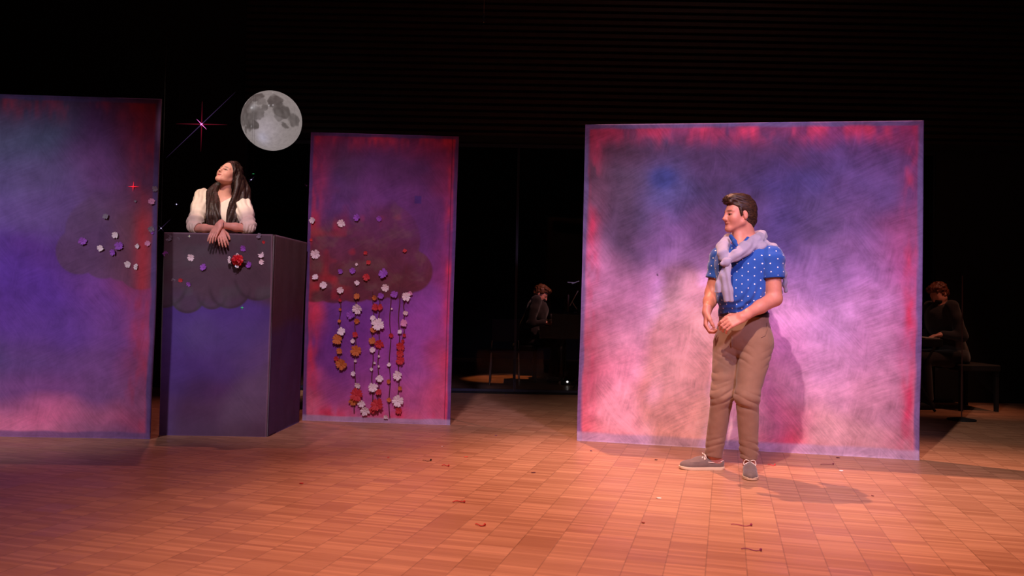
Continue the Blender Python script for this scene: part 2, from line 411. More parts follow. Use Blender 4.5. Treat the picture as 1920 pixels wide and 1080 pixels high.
def struct(name, mb, m, parent=None):
    o = mb.build(name, m, parent)
    if parent is None: o['kind'] = 'structure'
    return o
fl = MB().box((-9, -3, -.2), (10, 16, 0)); o = struct('floor', fl, parquet())
WB = 9.5
b_ = MB().box((-9, WB, 3.02), (10, WB+.18, 9.0)); struct('wall_back', b_, M_dark)
b_ = MB()
for k in range(74):
    z = 3.03 + k*.08; b_.box((-3.2, WB-.035, z), (9.9, WB-.004, z+.045))
struct('trim_1', b_, M_slat)                                     # horizontal timber slats over the opening
struct('trim_2', MB().box((-3.2, WB-.05, 2.97), (9.9, WB+.19, 3.03)), M_black)
struct('wall_side', MB().box((-9, WB, 0), (-3.2, WB+.18, 3.02)), M_dark)
struct('wall_rear', MB().box((-9, 15.8, 0), (10, 16, 9)), M_dark)
struct('wall_left', MB().box((-9.2, -3, 0), (-9, 16, 9)), M_dark)
struct('wall_right', MB().box((10, -3, 0), (10.2, 16, 9)), M_dark)
struct('ceiling', MB().box((-9.2, -3, 9), (10.2, 16, 9.2)), M_dark)
# glass sliding partition in the opening
xs = [-3.2, -1.6, .05, 1.75, 3.4, 5.0]
for i in range(5):
    f = MB(); a, c = xs[i]+.003, xs[i+1]-.003
    f.box((a, WB+.04, .02), (a+.010, WB+.075, 2.96)).box((c-.010, WB+.04, .02), (c, WB+.075, 2.96)).box((a+.010, WB+.04, .02), (c-.010, WB+.075, .05)).box((a+.010, WB+.04, 2.92), (c-.010, WB+.075, 2.96))
    d = f.build('window_%d' % (i+1), M_slate); d['kind'] = 'structure'
    MB().box((a+.010, WB+.054, .05), (c-.010, WB+.06, 2.92)).build('pane', M_glass, d)
struct('trim_3', MB().box((-3.2, WB+.0, 0), (5.0, WB+.12, .018)), M_black)
struct('wall_inner', MB().box((5.0, WB, 0), (10, WB+.18, 3.02)), M_dark)

# ================================================================ PAINTED SCENERY
def grid_col(u, v, rows, vs):
    "rows of sRGB colours, evenly spaced in u, at heights vs (0 top .. 1 bottom)"
    rows = np.array([lin(np.array(r)) for r in rows]); nv, nu = rows.shape[:2]; vs = np.array(vs)
    x = np.clip(u, 0, .9999) * (nu-1); i = x.astype(int); fx = x-i; fx = fx*fx*(3-2*fx)
    j = np.clip(np.searchsorted(vs, v, side='right')-1, 0, nv-2); fy = np.clip((v-vs[j])/(vs[j+1]-vs[j]), 0, 1); fy = fy*fy*(3-2*fy)
    fx = fx[:, None]; fy = fy[:, None]
    return (rows[j, i]*(1-fx)+rows[j, i+1]*fx)*(1-fy) + (rows[j+1, i]*(1-fx)+rows[j+1, i+1]*fx)*fy
def mixc(c, d, m): return c*(1-m[:, None]) + lin(np.array(d))*m[:, None]

M_canvas = painted_canvas('brushed_paint_light_canvas', 1.0)
M_canvas_soft = painted_canvas('smooth_paint_light_canvas', .7)
M_canvas_box = painted_canvas('matt_paint_light_cloth', .35)

def panel(name, TL, TR, BR, BL, du, dv, thick, paint, material, parent, wave=.006, seed=1):
    "a stretched cloth panel: rippled painted front, plain back, closed edges"
    TL, TR, BR, BL = [np.array(p) for p in (TL, TR, BR, BL)]
    nu = int(np.linalg.norm(TR-TL)/du)+1; nv = int(np.linalg.norm(BL-TL)/dv)+1
    u = np.linspace(0, 1, nu); v = np.linspace(0, 1, nv); U, Vv = np.meshgrid(u, v)
    U = U.ravel(); Vv = Vv.ravel()
    P = (TL*(1-U)[:, None]+TR*U[:, None])*(1-Vv)[:, None] + (BL*(1-U)[:, None]+BR*U[:, None])*Vv[:, None]
    n = np.cross(BL-TL, TR-TL); n = n/np.linalg.norm(n)
    if n[1] > 0 and abs(n[1]) > .3: n = -n
    if abs(n[1]) <= .3 and n[0] < 0: n = -n
    W, H = np.linalg.norm(BR-BL), np.linalg.norm(BL-TL)
    rip = vnoise(np.stack([U*W*2.2, Vv*H*1.1, 0*U+seed], 1), seed)*wave + vnoise(np.stack([U*W*9, Vv*H*5, 0*U], 1), seed+3)*wave*.25
    e = np.minimum(np.minimum(U, 1-U)*W, np.minimum(Vv, 1-Vv)*H); rip = np.where(e < 1e-6, 0, rip)
    # the outline itself bows a little, as cloth on a light frame does
    side = (U-.5)*2; bow = vnoise(np.stack([0*U+seed, Vv*3.3, 0*U], 1), seed+5)*.008
    axis = (TR-TL)/np.linalg.norm(TR-TL)
    edge = np.abs(side)**6
    F0 = P + n*(rip+thick/2)[:, None] + axis*(bow*edge)[:, None]; B0 = P - n*thick/2 + axis*(bow*edge)[:, None]
    V = np.concatenate([F0, B0]); N0 = nu*nv; I = np.arange(N0).reshape(nv, nu)
    Q = np.stack([I[:-1, :-1], I[1:, :-1], I[1:, 1:], I[:-1, 1:]], -1).reshape(-1, 4)
    F = [Q, Q[:, ::-1]+N0]
    for row in (I[0], I[-1], I[:, 0], I[:, -1]): F.append(np.stack([row[:-1], row[1:], row[1:]+N0, row[:-1]+N0], 1))
    F = np.concatenate(F)
    c = paint(U, Vv, W, H); c = np.concatenate([c, np.full_like(c, .25)])
    o = mesh_obj(name, V, F, material, parent, True, col=np.clip(c, 0, 1))
    return o, (TL, TR, BR, BL, n)

def warp(U, V, W, H, s, a=.05, f=3.0):
    q = np.stack([U*W*f, V*H*f, 0*U+s], 1); q2 = q*3.1
    return U + (vnoise(q, s)+.4*vnoise(q2, s+2))*a/W*1.6, V + (vnoise(q+7, s+1)+.4*vnoise(q2+3, s+3))*a/H*1.6
def streaks(c, U, V, W, H, seed, red, amt, xs):
    "dabbed red-pink paint running along the edges"
    q = np.stack([U*W*14, V*H*5, 0*U+seed], 1); n = .5+.5*vnoise(q, seed); n2 = .5+.5*vnoise(q*2.7, seed+1); n3 = .5+.5*vnoise(q*.35, seed+9)
    n = np.clip(n*1.0+n2*.7+n3*.9-1.05, 0, 1)*1.15
    m = np.zeros_like(U)
    for (x0, wd, side) in xs:
        d = {'l': U*W, 'r': (1-U)*W, 't': V*H, 'b': (1-V)*H}[side]
        m = np.maximum(m, np.exp(-((d-x0)/wd)**2))
    return mixc(c, red, np.clip(m*n*amt, 0, .95))
def border(c, U, V, W, H, col, wd, bottom=None, bh=.05):
    wob = .006*vnoise(np.stack([U*W*6, V*H*6, 0*U], 1), 4)
    d = np.minimum(np.minimum(U*W, (1-U)*W), V*H)+wob
    c = mixc(c, col, (1-sstep(wd*.8, wd*1.2, d))*.85)
    if bottom: c = mixc(c, bottom, (1-sstep(bh*.75, bh*1.1, (1-V)*H+wob))*.8)
    return c

def flat_frame(parent, TL, TR, BR, BL, n, off=.012):
    f = MB(); n = Vector(n); w = .06
    TLv, TRv, BRv, BLv = [Vector(p) - n*(off+.016) for p in (TL, TR, BR, BL)]
    def bar(a, b, wd=.03):
        d = (b-a).normalized(); s = d.cross(n).normalized()*wd; t = n*.014
        V = [a-s-t, a+s-t, a+s+t, a-s+t, b-s-t, b+s-t, b+s+t, b-s+t]
        f.add(V, [(0,3,2,1),(4,5,6,7),(0,1,5,4),(1,2,6,5),(2,3,7,6),(3,0,4,7)])
    ins = (TRv-TLv).normalized()*.05; up = Vector((0,0,.045))
    bar(TLv+ins-up, BLv+ins+up*.2); bar(TRv-ins-up, BRv-ins+up*.2)
    bar(TLv+ins*1.7-up, TRv-ins*1.7-up); bar((TLv+BLv)/2+ins*1.7, (TRv+BRv)/2-ins*1.7); bar(BLv+ins*1.7+up, BRv-ins*1.7+up)
    f.build('timber_frame', M_wood, parent)
    for s_ in (.22, .78):
        base = BLv.lerp(BRv, s_); top = base.lerp(TLv.lerp(TRv, s_), .62); foot = base - n*.62
        g = MB(); g.tube([top-n*.02, foot+Vector((0,0,.025))], .018, 6); g.tube([foot+Vector((0,0,.02)), base-n*.02+Vector((0,0,.02))], .018, 6)
        g.build('support_brace', M_wood, parent)

# ---- projected-light blossoms modelled solid: one template per colour, eight notched petals, cupped
def blossom_mesh(name, m, r=1.0, seed=0):
    rr = random.Random(seed); V = [(0, -.10, 0)]; F = []; npt = 7
    for p in range(npt):
        a0 = 2*math.pi*p/npt + rr.uniform(-.12, .12); L = rr.uniform(.82, 1.08); wd = .30
        ca, sa = math.cos(a0), math.sin(a0)
        pts = [(.16, -.10, -.10), (.55, -wd, -.16), (.88, -wd*.85, -.26), (1.0*L, -.10, -.32), (.86*L, 0, -.26), (1.0*L, .10, -.32), (.88, wd*.85, -.26), (.55, wd, -.16), (.16, .10, -.10)]
        b = len(V)
        for (x, y, d) in pts: V.append((x*ca - y*sa, d, x*sa + y*ca))
        c = len(V); V.append((.55*ca, -.22, .55*sa))
        for i in range(len(pts)): F.append((b+i, b+(i+1) % len(pts), c))
        F.append((0, b, b+len(pts)-1))
    # thickness: a back skin a hair behind
    n0 = len(V); V += [(x*.98, y+.05, z*.98) for (x, y, z) in V]; F += [tuple(i+n0 for i in f[::-1]) for f in F]
    V += [(.14*math.cos(k*math.pi/3), -.16, .14*math.sin(k*math.pi/3)) for k in range(6)] + [(0, -.24, 0)]
    q = 2*n0; F += [(q+k, q+(k+1) % 6, q+6) for k in range(6)]
    me = bpy.data.meshes.new(name); me.from_pydata(V, [], F); me.materials.append(m); me.update()
    return me
BCOL = {'w': ('white', (236, 222, 226)), 'p': ('purple', (150, 80, 190)), 'o': ('orange', (196, 110, 50)), 'r': ('red', (190, 44, 52)), 'k': ('pink', (220, 150, 190)), 'g': ('grey', (130, 120, 135))}
BM = {}
for k, (nm, c) in BCOL.items():
    mm = mat(nm + '_projected_petal', c, .7, noise=.1)
    BM[k] = [blossom_mesh('blossom', mm, seed=s) for s in range(3)]
def put_blossom(parent, P, n, r, kind, name='blossom', label=None, lift=.012):
    o = bpy.data.objects.new(name, random.choice(BM[kind])); C.objects.link(o); o.parent = parent
    n = Vector(n).normalized(); q = (-n).to_track_quat('Y', 'Z')
    loc = Vector(P) + n*(lift)
    p = parent
    while p is not None: loc -= Vector(p.location); p = p.parent
    o.matrix_local = Matrix.Translation(loc) @ q.to_matrix().to_4x4() @ Matrix.Rotation(random.uniform(0, 6.28), 4, 'Y') @ Matrix.Rotation(random.uniform(-.3, .3), 4, 'X') @ Matrix.Rotation(random.uniform(-.3, .3), 4, 'Z') @ Matrix.Scale(r, 4)
    if label: o['label'] = label
    return o

def circ_mask(PX, PY, circles, soft=1.5):
    m = np.full(len(PX), -1e9)
    for (cx, cy, r) in circles: m = np.maximum(m, r - np.hypot(PX-cx, PY-cy))
    return sstep(-soft, soft, m)
def to_sketch(P, ppm, cx, cy): return cx + P[:, 0]*ppm, cy - P[:, 1]*ppm

# ---- right-hand flat -------------------------------------------------------
rBL, rBR = floor_at(1083, 826), floor_at(1725, 863)
rTL, rTR = on_plane(1097, 234, rBL, rBR), on_plane(1731, 226, rBL, rBR)
root = empty('scenery_flat', (rBL+rBR)/2, 'wide painted cloth flat of pink and purple clouds behind the standing man', 'stage scenery')
def paint_right(U, V, W, H):
    u, v = warp(U, V, W, H, 11, .09, 2.2)
    rows = [
     [(168,66,96),(140,70,110),(165,70,118),(120,68,118),(178,74,120),(128,62,112),(150,62,112),(190,60,115)],
     [(120,70,96),(92,66,92),(80,62,100),(88,64,108),(92,62,106),(84,64,116),(92,62,112),(140,60,108)],
     [(116,80,104),(92,76,104),(78,78,130),(82,66,110),(84,72,136),(78,68,126),(92,70,122),(120,64,112)],
     [(128,80,108),(106,84,120),(112,84,136),(110,80,128),(96,80,140),(98,80,128),(112,82,134),(142,78,124)],
     [(146,86,118),(176,124,166),(150,116,166),(118,88,126),(140,110,170),(140,106,160),(148,106,160),(150,82,132)],
     [(150,86,116),(176,124,160),(206,166,204),(206,160,200),(196,146,190),(178,136,184),(166,118,166),(158,88,134)],
     [(160,92,112),(190,136,162),(214,164,196),(216,170,194),(190,128,178),(176,132,170),(170,122,158),(156,90,128)],
     [(166,92,112),(188,126,148),(216,170,192),(218,166,182),(190,128,160),(194,146,172),(176,128,150),(166,110,136)],
     [(172,88,104),(206,146,158),(214,164,176),(222,174,176),(190,110,136),(206,158,162),(192,144,150),(178,118,134)],
     [(184,90,100),(206,140,146),(220,166,166),(224,164,160),(196,66,90),(208,150,150),(198,146,148),(184,118,128)]]  # red cell: coloured light inside the man's shadow, put into the cloth
    c = grid_col(u, v, rows, [0, .10, .22, .34, .46, .56, .68, .80, .90, 1.0])  # paint and stage light mixed in one colour: dim top, bright foot
    c = streaks(c*(.92+.42*sstep(.30, .62, v))[:, None]*(1+.28*vnoise(np.stack([U*W*3.2, V*H*2.6, 0*U], 1), 77))[:, None], U, V, W, H, 21, (206, 66, 104), 1.0, [(.075, .05, 'l'), (.08, .045, 'r'), (.05, .09, 't')])  # lower half brightened in the colour to carry the stage light
    px, py = U*W, V*H
    c = mixc(c, (52, 66, 130), .8*np.exp(-(((px-.62)/.11)**2+((py-.42)/.09)**2)**2))      # the dark blue dab
    c = mixc(c, (20, 14, 24), np.exp(-(((px-.585)/.008)**2+((py-1.165)/.008)**2)**2))
    c = border(c, U, V, W, H, (100, 92, 140), .035, (190, 160, 186), .075)
    return c
_, RF = panel('canvas', rTL, rTR, rBR, rBL, .011, .011, .012, paint_right, M_canvas, root, .010, 3)
flat_frame(root, *RF)

# ---- centre flat -------------------------------------------------------------
cBL, cBR = floor_at(568, 788), floor_at(845, 797)
cTL, cTR = on_plane(583, 248, cBL, cBR), on_plane(860, 256, cBL, cBR)
PPMC = 541.0/2.52
cf = empty('scenery_flat', (cBL+cBR)/2, 'narrow painted cloth flat with brown tree crown and hanging blossom strands', 'stage scenery')
def paint_centre(U, V, W, H):
    u, v = warp(U, V, W, H, 31, .07, 2.6)
    rows = [
     [(190,60,110),(130,56,104),(110,56,106),(112,54,104),(150,56,108),(190,60,110)],
     [(140,56,104),(92,62,104),(100,60,116),(96,56,108),(96,54,106),(150,60,112)],
     [(120,60,112),(100,66,130),(118,70,138),(112,66,134),(108,60,124),(130,60,120)],
     [(130,60,96),(122,66,124),(116,66,124),(110,60,118),(106,60,124),(128,60,124)],
     [(150,60,90),(130,66,110),(120,64,110),(114,60,116),(112,62,132),(140,62,128)],
     [(190,70,110),(126,70,158),(124,66,160),(140,76,168),(150,80,172),(180,70,130)],
     [(170,70,120),(116,60,150),(132,64,158),(160,78,176),(168,86,178),(180,74,130)],
     [(176,76,130),(130,66,150),(150,76,164),(168,86,180),(172,92,172),(190,84,130)],
     [(206,84,118),(170,84,150),(180,92,162),(190,98,166),(196,100,160),(206,90,130)],
     [(226,112,138),(222,120,160),(226,124,164),(226,118,150),(222,110,146),(216,100,130)]]
    c = grid_col(u, v, rows, [0, .10, .22, .33, .48, .58, .68, .78, .88, 1.0])  # purple paint with the lighting worked in, dark above, bright pink below
    c = streaks(c, U, V, W, H, 41, (222, 66, 100), 1.0, [(.05, .07, 'l'), (.05, .045, 'r'), (.03, .08, 't'), (.05, .08, 'b')])
    X, Y = 575+U*W*PPMC, 250+V*H*PPMC
    cr = circ_mask(X, Y, [(572,500,72),(590,522,50),(628,522,51),(668,518,52),(705,512,54),(745,505,56),(775,508,40),(600,430,80),(680,430,80),(640,430,90),(720,450,70)], 2)  # projected tree crown, its light pattern put into the cloth colour
    topf = sstep(355, 455, Y + 30*vnoise(np.stack([X/40, Y/40, 0*X], 1), 9)); soft = .55+.35*vnoise(np.stack([X/22, Y/18, 0*X], 1), 12)
    low = sstep(430, 540, Y); c = mixc(c, (104, 52, 60), cr*topf*np.clip(.55+.35*low+.25*(soft-.5), 0, .95))
    c = mixc(c, (128, 108, 96), cr*topf*.45*np.clip(vnoise(np.stack([X/24, Y/20, 0*X], 1), 15)+.3*vnoise(np.stack([X/7, Y/5, 0*X], 1), 17), 0, 1))
    c = mixc(c, (190, 52, 62), cr*topf*.8*np.clip(vnoise(np.stack([X/17, Y/17, 0*X+4], 1), 16)+.15-.8*sstep(590, 720, X), 0, 1))
    c = mixc(c, (60, 50, 130), .6*((np.abs(X-784) < 6) & (np.abs(Y-373) < 7)))
    seam = np.abs((1-U)*W-.055); c = mixc(c, (70, 30, 60), .7*(seam < .004))
    return border(c, U, V, W, H, (84, 70, 130), .03, (176, 160, 190), .05)
_, CF = panel('canvas', cTL, cTR, cBR, cBL, .0075, .0075, .012, paint_centre, M_canvas_soft, cf, .008, 6)
flat_frame(cf, *CF)
def on_centre(px, py): return on_plane(px, py, cBL, cBR)
cN = Vector(CF[4]); cpt = lambda x, y: (560+x/1.8625, 230+y/1.8625)
SC_R = 1/1.8625/215.0
for (x, y, r, k) in [(50,342,13,'w'),(150,352,15,'w'),(205,332,14,'p'),(283,336,11,'p'),(60,460,18,'w'),(60,540,12,'w'),(88,568,14,'w'),(45,410,6,'r'),
                     (148,520,10,'p'),(190,518,12,'p'),(235,455,8,'r'),(245,488,9,'r'),(238,540,14,'r'),(298,528,19,'p'),(304,577,15,'w'),(372,448,8,'r'),(205,560,10,'w'),(204,495,6,'w')]:
    put_blossom(cf, on_centre(*cpt(x, y)), cN, r*SC_R, k)
M_strand = mat('brown_strand', (96, 44, 50), .9)
STR = {
 'short garland of small orange and white blossoms, leftmost on the tree flat': (148, 575, 868, [(148,585,13,'w'),(148,620,7,'r'),(148,652,6,'o'),(145,693,7,'o'),(152,730,16,'w'),(138,757,20,'o'),(145,797,12,'o'),(134,823,10,'r'),(153,843,22,'o')]),
 'garland with one big white blossom near its top and orange ones below': (201, 590, 1012, [(206,607,12,'o'),(208,650,20,'w'),(184,672,16,'p'),(206,692,11,'o'),(200,740,11,'r'),(192,762,9,'w'),(203,796,21,'o'),(201,831,6,'w'),(194,876,10,'w'),(209,916,12,'w'),(205,950,25,'r'),(193,972,16,'o'),(222,980,14,'w'),(235,1005,18,'w')]),
 'densest garland of white and red blossoms in the middle of the tree flat': (262, 590, 1015, [(268,612,10,'o'),(270,645,14,'r'),(262,683,11,'w'),(280,705,24,'w'),(264,722,13,'o'),(260,762,14,'o'),(260,793,11,'w'),(268,838,5,'w'),(257,860,7,'w'),(262,924,18,'w'),(262,1002,14,'r')]),
 'thin red garland just right of the densest one': (283, 600, 1010, [(290,605,12,'p'),(286,645,12,'r'),(284,772,17,'r'),(283,815,5,'w'),(283,850,5,'w'),(285,893,14,'w'),(282,940,12,'r'),(278,985,25,'r')]),
 'sparse garland of tiny beads on long bare twine': (322, 615, 1030, [(328,650,4,'w'),(325,742,9,'r'),(318,845,8,'w'),(317,903,9,'o'),(318,967,9,'o'),(307,1026,9,'w')]),
 'garland with dark red cluster and big white blossoms near floor, second from right': (353, 600, 1020, [(336,600,14,'p'),(356,730,9,'w'),(358,780,17,'r'),(356,806,14,'r'),(358,830,17,'r'),(348,882,18,'w'),(357,927,9,'o'),(349,971,22,'w'),(352,1005,13,'r')]),
 'rightmost garland, short, of pale pink and white blossoms': (371, 600, 765, [(378,608,17,'w'),(392,596,9,'k'),(376,664,10,'w'),(369,700,14,'k'),(371,742,7,'r'),(366,762,7,'r')]),
}
for lab, (x, y0, y1, bl) in STR.items():
    p0, p1 = on_centre(*cpt(x, y0)), on_centre(*cpt(x-4, y1))
    g = empty('projected_garland', p0 + cN*.016, lab, 'garland', 'blossom garlands on the tree flat')  # strands of projected light, built here as solid pieces
    pts = [p0.lerp(p1, t/14) + cN*(.016) + Vector((.006*math.sin(t*1.3+x), 0, 0)) for t in range(15)]
    MB().tube(pts, .0045, 5).build('twine', M_strand, g)
    for (bx, by, r, k) in bl: put_blossom(g, on_centre(*cpt(bx, by)), cN, r*SC_R, k, lift=.024)

# ---- left flat ----------------------------------------------------------------
lBR = floor_at(283, 823); lBL = Vector((lBR.x-2.44, lBR.y-.03, 0))
lTR = on_plane(303, 186, lBL, lBR); lTL = Vector((lBL.x+.02, lBL.y, lTR.z+.02))
lf = empty('scenery_flat', (lBL+lBR)/2, 'blue and violet painted cloth flat at the left edge of the stage', 'stage scenery')
PPML = 637.0/lTR.z
def paint_left(U, V, W, H):
    u, v = warp(U, V, W, H, 51, .09, 1.6)
    rows = [
     [(80,60,96),(76,54,90),(76,62,92),(84,72,106),(86,72,112),(84,56,96),(150,60,92)],
     [(80,64,110),(78,70,110),(84,84,120),(92,96,132),(84,92,126),(96,64,118),(130,60,100)],
     [(90,72,130),(90,76,132),(84,78,132),(104,92,148),(104,90,140),(120,80,140),(110,64,100)],
     [(96,66,130),(98,70,130),(106,80,140),(112,90,160),(110,86,150),(110,82,130),(140,80,96)],
     [(84,54,130),(82,50,130),(80,52,130),(100,66,160),(100,60,150),(104,64,140),(140,66,96)],
     [(80,50,130),(84,54,140),(90,56,150),(98,62,164),(102,62,166),(128,76,164),(150,70,120)],
     [(96,64,134),(92,58,150),(92,56,150),(106,64,166),(112,72,166),(130,80,160),(170,80,130)],
     [(110,84,140),(112,92,150),(110,90,150),(100,86,150),(120,80,150),(130,84,150),(150,76,120)],
     [(170,100,150),(140,86,144),(128,96,150),(136,90,150),(140,84,150),(140,90,150),(160,90,130)],
     [(206,112,150),(216,114,156),(224,118,160),(238,134,174),(238,126,170),(190,110,150),(180,90,130)],
     [(206,120,150),(206,124,160),(214,124,164),(232,138,176),(226,128,166),(180,110,150),(140,90,140)]]
    c = grid_col(u, v, rows, [0, .12, .24, .36, .46, .56, .68, .78, .88, .95, 1.0])  # these fields hold stage light as well as paint, brightest at the foot
    c = streaks(c, U, V, W, H, 61, (196, 62, 84), .8, [(.09, .10, 'r'), (.05, .10, 't')])
    X, Y = 296-(1-U)*W*PPML, 186+V*H*PPML
    cr = circ_mask(X, Y, [(152,478,44),(198,487,42),(232,492,40),(268,504,44),(190,440,66),(225,430,80),(270,430,80)], 2)  # crown cast by projection, coloured onto the cloth
    topf = sstep(345, 430, Y + 18*vnoise(np.stack([X/40, Y/40, 0*X], 1), 19))
    c = mixc(c, (100, 74, 92), cr*topf*(.42+.28*sstep(400, 500, Y)))
    c = mixc(c, (206, 60, 66), cr*topf*.6*np.exp(-((X-270)/14)**2))
    return border(c, U, V, W, H, (84, 76, 130), .035, (120, 90, 140), .05)
_, LF = panel('canvas', lTL, lTR, lBR, lBL, .011, .0085, .012, paint_left, M_canvas_soft, lf, .008, 9)
flat_frame(lf, *LF)
lN = Vector(LF[4]); SL = 1/252.0
for (x, y, r, k) in [(877,643,18,'g'),(857,715,20,'k'),(600,800,18,'g'),(653,903,20,'w'),(470,937,24,'p'),(570,977,20,'w'),(675,965,26,'p'),(640,1000,20,'p'),(855,870,19,'g'),(835,950,17,'k'),(778,965,15,'w'),(722,1065,18,'w'),(770,1075,12,'w'),(765,713,8,'g'),(860,890,10,'p')]:
    put_blossom(lf, on_plane(x/3, 140+y/3, lBL, lBR), lN, r/3*SL, k)
for (x, y, r, k) in [(652,47,15,'w'),(692,57,14,'w')]:
    put_blossom(lf, on_plane(x/2.7, 480+y/2.7, lBL, lBR), lN, r/2.7*SL, k)

# ---- the balcony box the woman leans on -------------------------------------------
bFL, bFR = floor_at(299, 815.5), floor_at(500, 819)
bBR = Vector((floor_at(566, 788).x+.0, 6.98, 0))
bTL, bTR = on_plane(309, 435, bFL, bFR), on_plane(512, 440, bFL, bFR)
zt = (bTL.z+bTR.z)/2; bTL.z = zt; bTR.z = zt
bTBR = Vector((bBR.x+.03, bBR.y, zt))
box = empty('balcony_box', Vector(((bFL.x+bFR.x)/2, (bFR.y+bBR.y)/2, 0)), 'tall dark violet painted balcony box with scalloped tree crown the woman leans on', 'stage scenery')
PPMB = 379.0/zt
def paint_box(U, V, W, H):
    u, v = warp(U, V, W, H, 71, .06, 2)
    rows = [
     [(120,90,106),(124,104,110),(118,100,108),(120,100,112),(126,106,112)],
     [(124,92,110),(114,94,110),(110,92,110),(112,94,108),(124,98,106)],
     [(110,80,120),(100,74,120),(104,80,120),(100,76,110),(106,80,100)],
     [(96,72,160),(98,72,164),(100,74,164),(104,80,168),(104,82,160)],
     [(100,76,160),(108,88,160),(106,84,160),(108,88,164),(116,92,160)],
     [(104,74,160),(100,70,150),(104,76,150),(118,92,156),(124,100,156)],
     [(104,74,150),(96,64,120),(110,72,130),(130,106,146),(130,108,146)],
     [(118,84,146),(110,74,116),(118,84,124),(136,112,146),(132,108,140)],
     [(120,92,150),(120,88,130),(120,92,128),(124,98,126),(116,88,116)]]
    c = grid_col(u, v, rows, [0, .12, .28, .36, .5, .62, .75, .88, 1.0])
    X, Y = 304+U*W*PPMB, 437+V*H*PPMB
    cr = circ_mask(X, Y, [(304,535,44),(350,556,32),(395,553,27),(428,540,38),(478,520,42),(512,520,38),(330,490,60),(400,490,60),(470,480,60),(350,450,60),(440,450,60),(510,450,50),(300,450,60)], 1.5)  # scalloped crown of the light projection, painted on the box front
    c = mixc(c, (100, 80, 92), cr*.86)
    for (cx, cy, r) in [(350,556,32),(395,553,27),(428,540,38),(478,520,42),(304,535,44)]:
        dd = np.abs(np.hypot(X-cx, Y-cy)-r+1.5)
        c = mixc(c, (70, 56, 66), cr*.6*np.exp(-(dd/3.5)**2)*sstep(cy-10, cy+20, Y))
    c = mixc(c, (104, 116, 120), cr*.35*np.clip(vnoise(np.stack([X/22, Y/26, 0*X], 1), 33), 0, 1))
    e = np.minimum(V*H, (1-U)*W); return mixc(c*.72, (140, 114, 130), (e < .010)*.5)
def paint_side(U, V, W, H):
    u, v = warp(U, V, W, H, 81, .05, 2)
    rows = [[(110,92,98),(104,88,92),(100,84,88)], [(100,76,86),(96,74,84),(92,70,78)], [(104,70,88),(96,66,84),(94,64,80)],
            [(88,64,110),(90,66,116),(90,64,112)], [(96,70,116),(96,70,118),(92,66,110)], [(100,76,118),(98,74,116),(92,68,108)]]
    c = grid_col(u, v, rows, [0, .3, .4, .5, .75, 1.0]); e = V*H
    return mixc(c*.8, (140, 114, 130), (e < .010)*.5)
_, BF = panel('front_panel', bTL, bTR, bFR, bFL, .0065, .0065, .016, paint_box, M_canvas_box, box, .004, 12)
sTR = bTR + Vector((.004, .014, 0)); sFR = bFR + Vector((.004, .014, 0))
panel('side_panel', sTR, bTBR, bBR, sFR, .008, .008, .012, paint_side, M_canvas_box, box, .012, 15)
sl_a, sl_b = bTL + Vector((-.004, .014, 0)), Vector((bTL.x-.0, bBR.y, zt)); 
panel('side_panel', sl_b, sl_a, bFL+Vector((-.004,.014,0)), Vector((bFL.x, bBR.y, 0)), .02, .02, .012, paint_side, M_canvas_box, box, .004, 16)
b_ = MB()
b_.box((bTL.x+.012, bTL.y+.018, zt-.06), (bTR.x-.012, bTL.y+.048, zt-.004)).box((bTL.x+.012, bTL.y+.05, zt-.06), (bTL.x+.04, bBR.y, zt-.01)).box((bTR.x-.05, bTL.y+.05, zt-.06), (bTR.x-.012, bBR.y, zt-.01))
b_.build('top_rail', M_wood, box)
RISER = .60
MB().box((bFL.x+.05, bFL.y+.06, 0), (bFR.x-.04, bBR.y, RISER)).build('step_platform', M_black, box)
bN = Vector(BF[4]); SB = 1/2.347/245
for (x, y, r, k) in [(90,108,18,'g'),(185,195,17,'w'),(75,178,14,'p'),(485,100,14,'g'),(505,127,8,'r'),(415,155,15,'p'),(495,185,16,'w'),(495,215,13,'w'),(440,228,16,'p'),(240,238,17,'p'),(108,293,10,'g'),(140,295,11,'r'),(175,312,12,'p'),(130,112,8,'g')]:
    put_blossom(box, on_plane(280+x/2.347, 400+y/2.347, bFL, bFR), bN, r*SB, k, lift=.008)

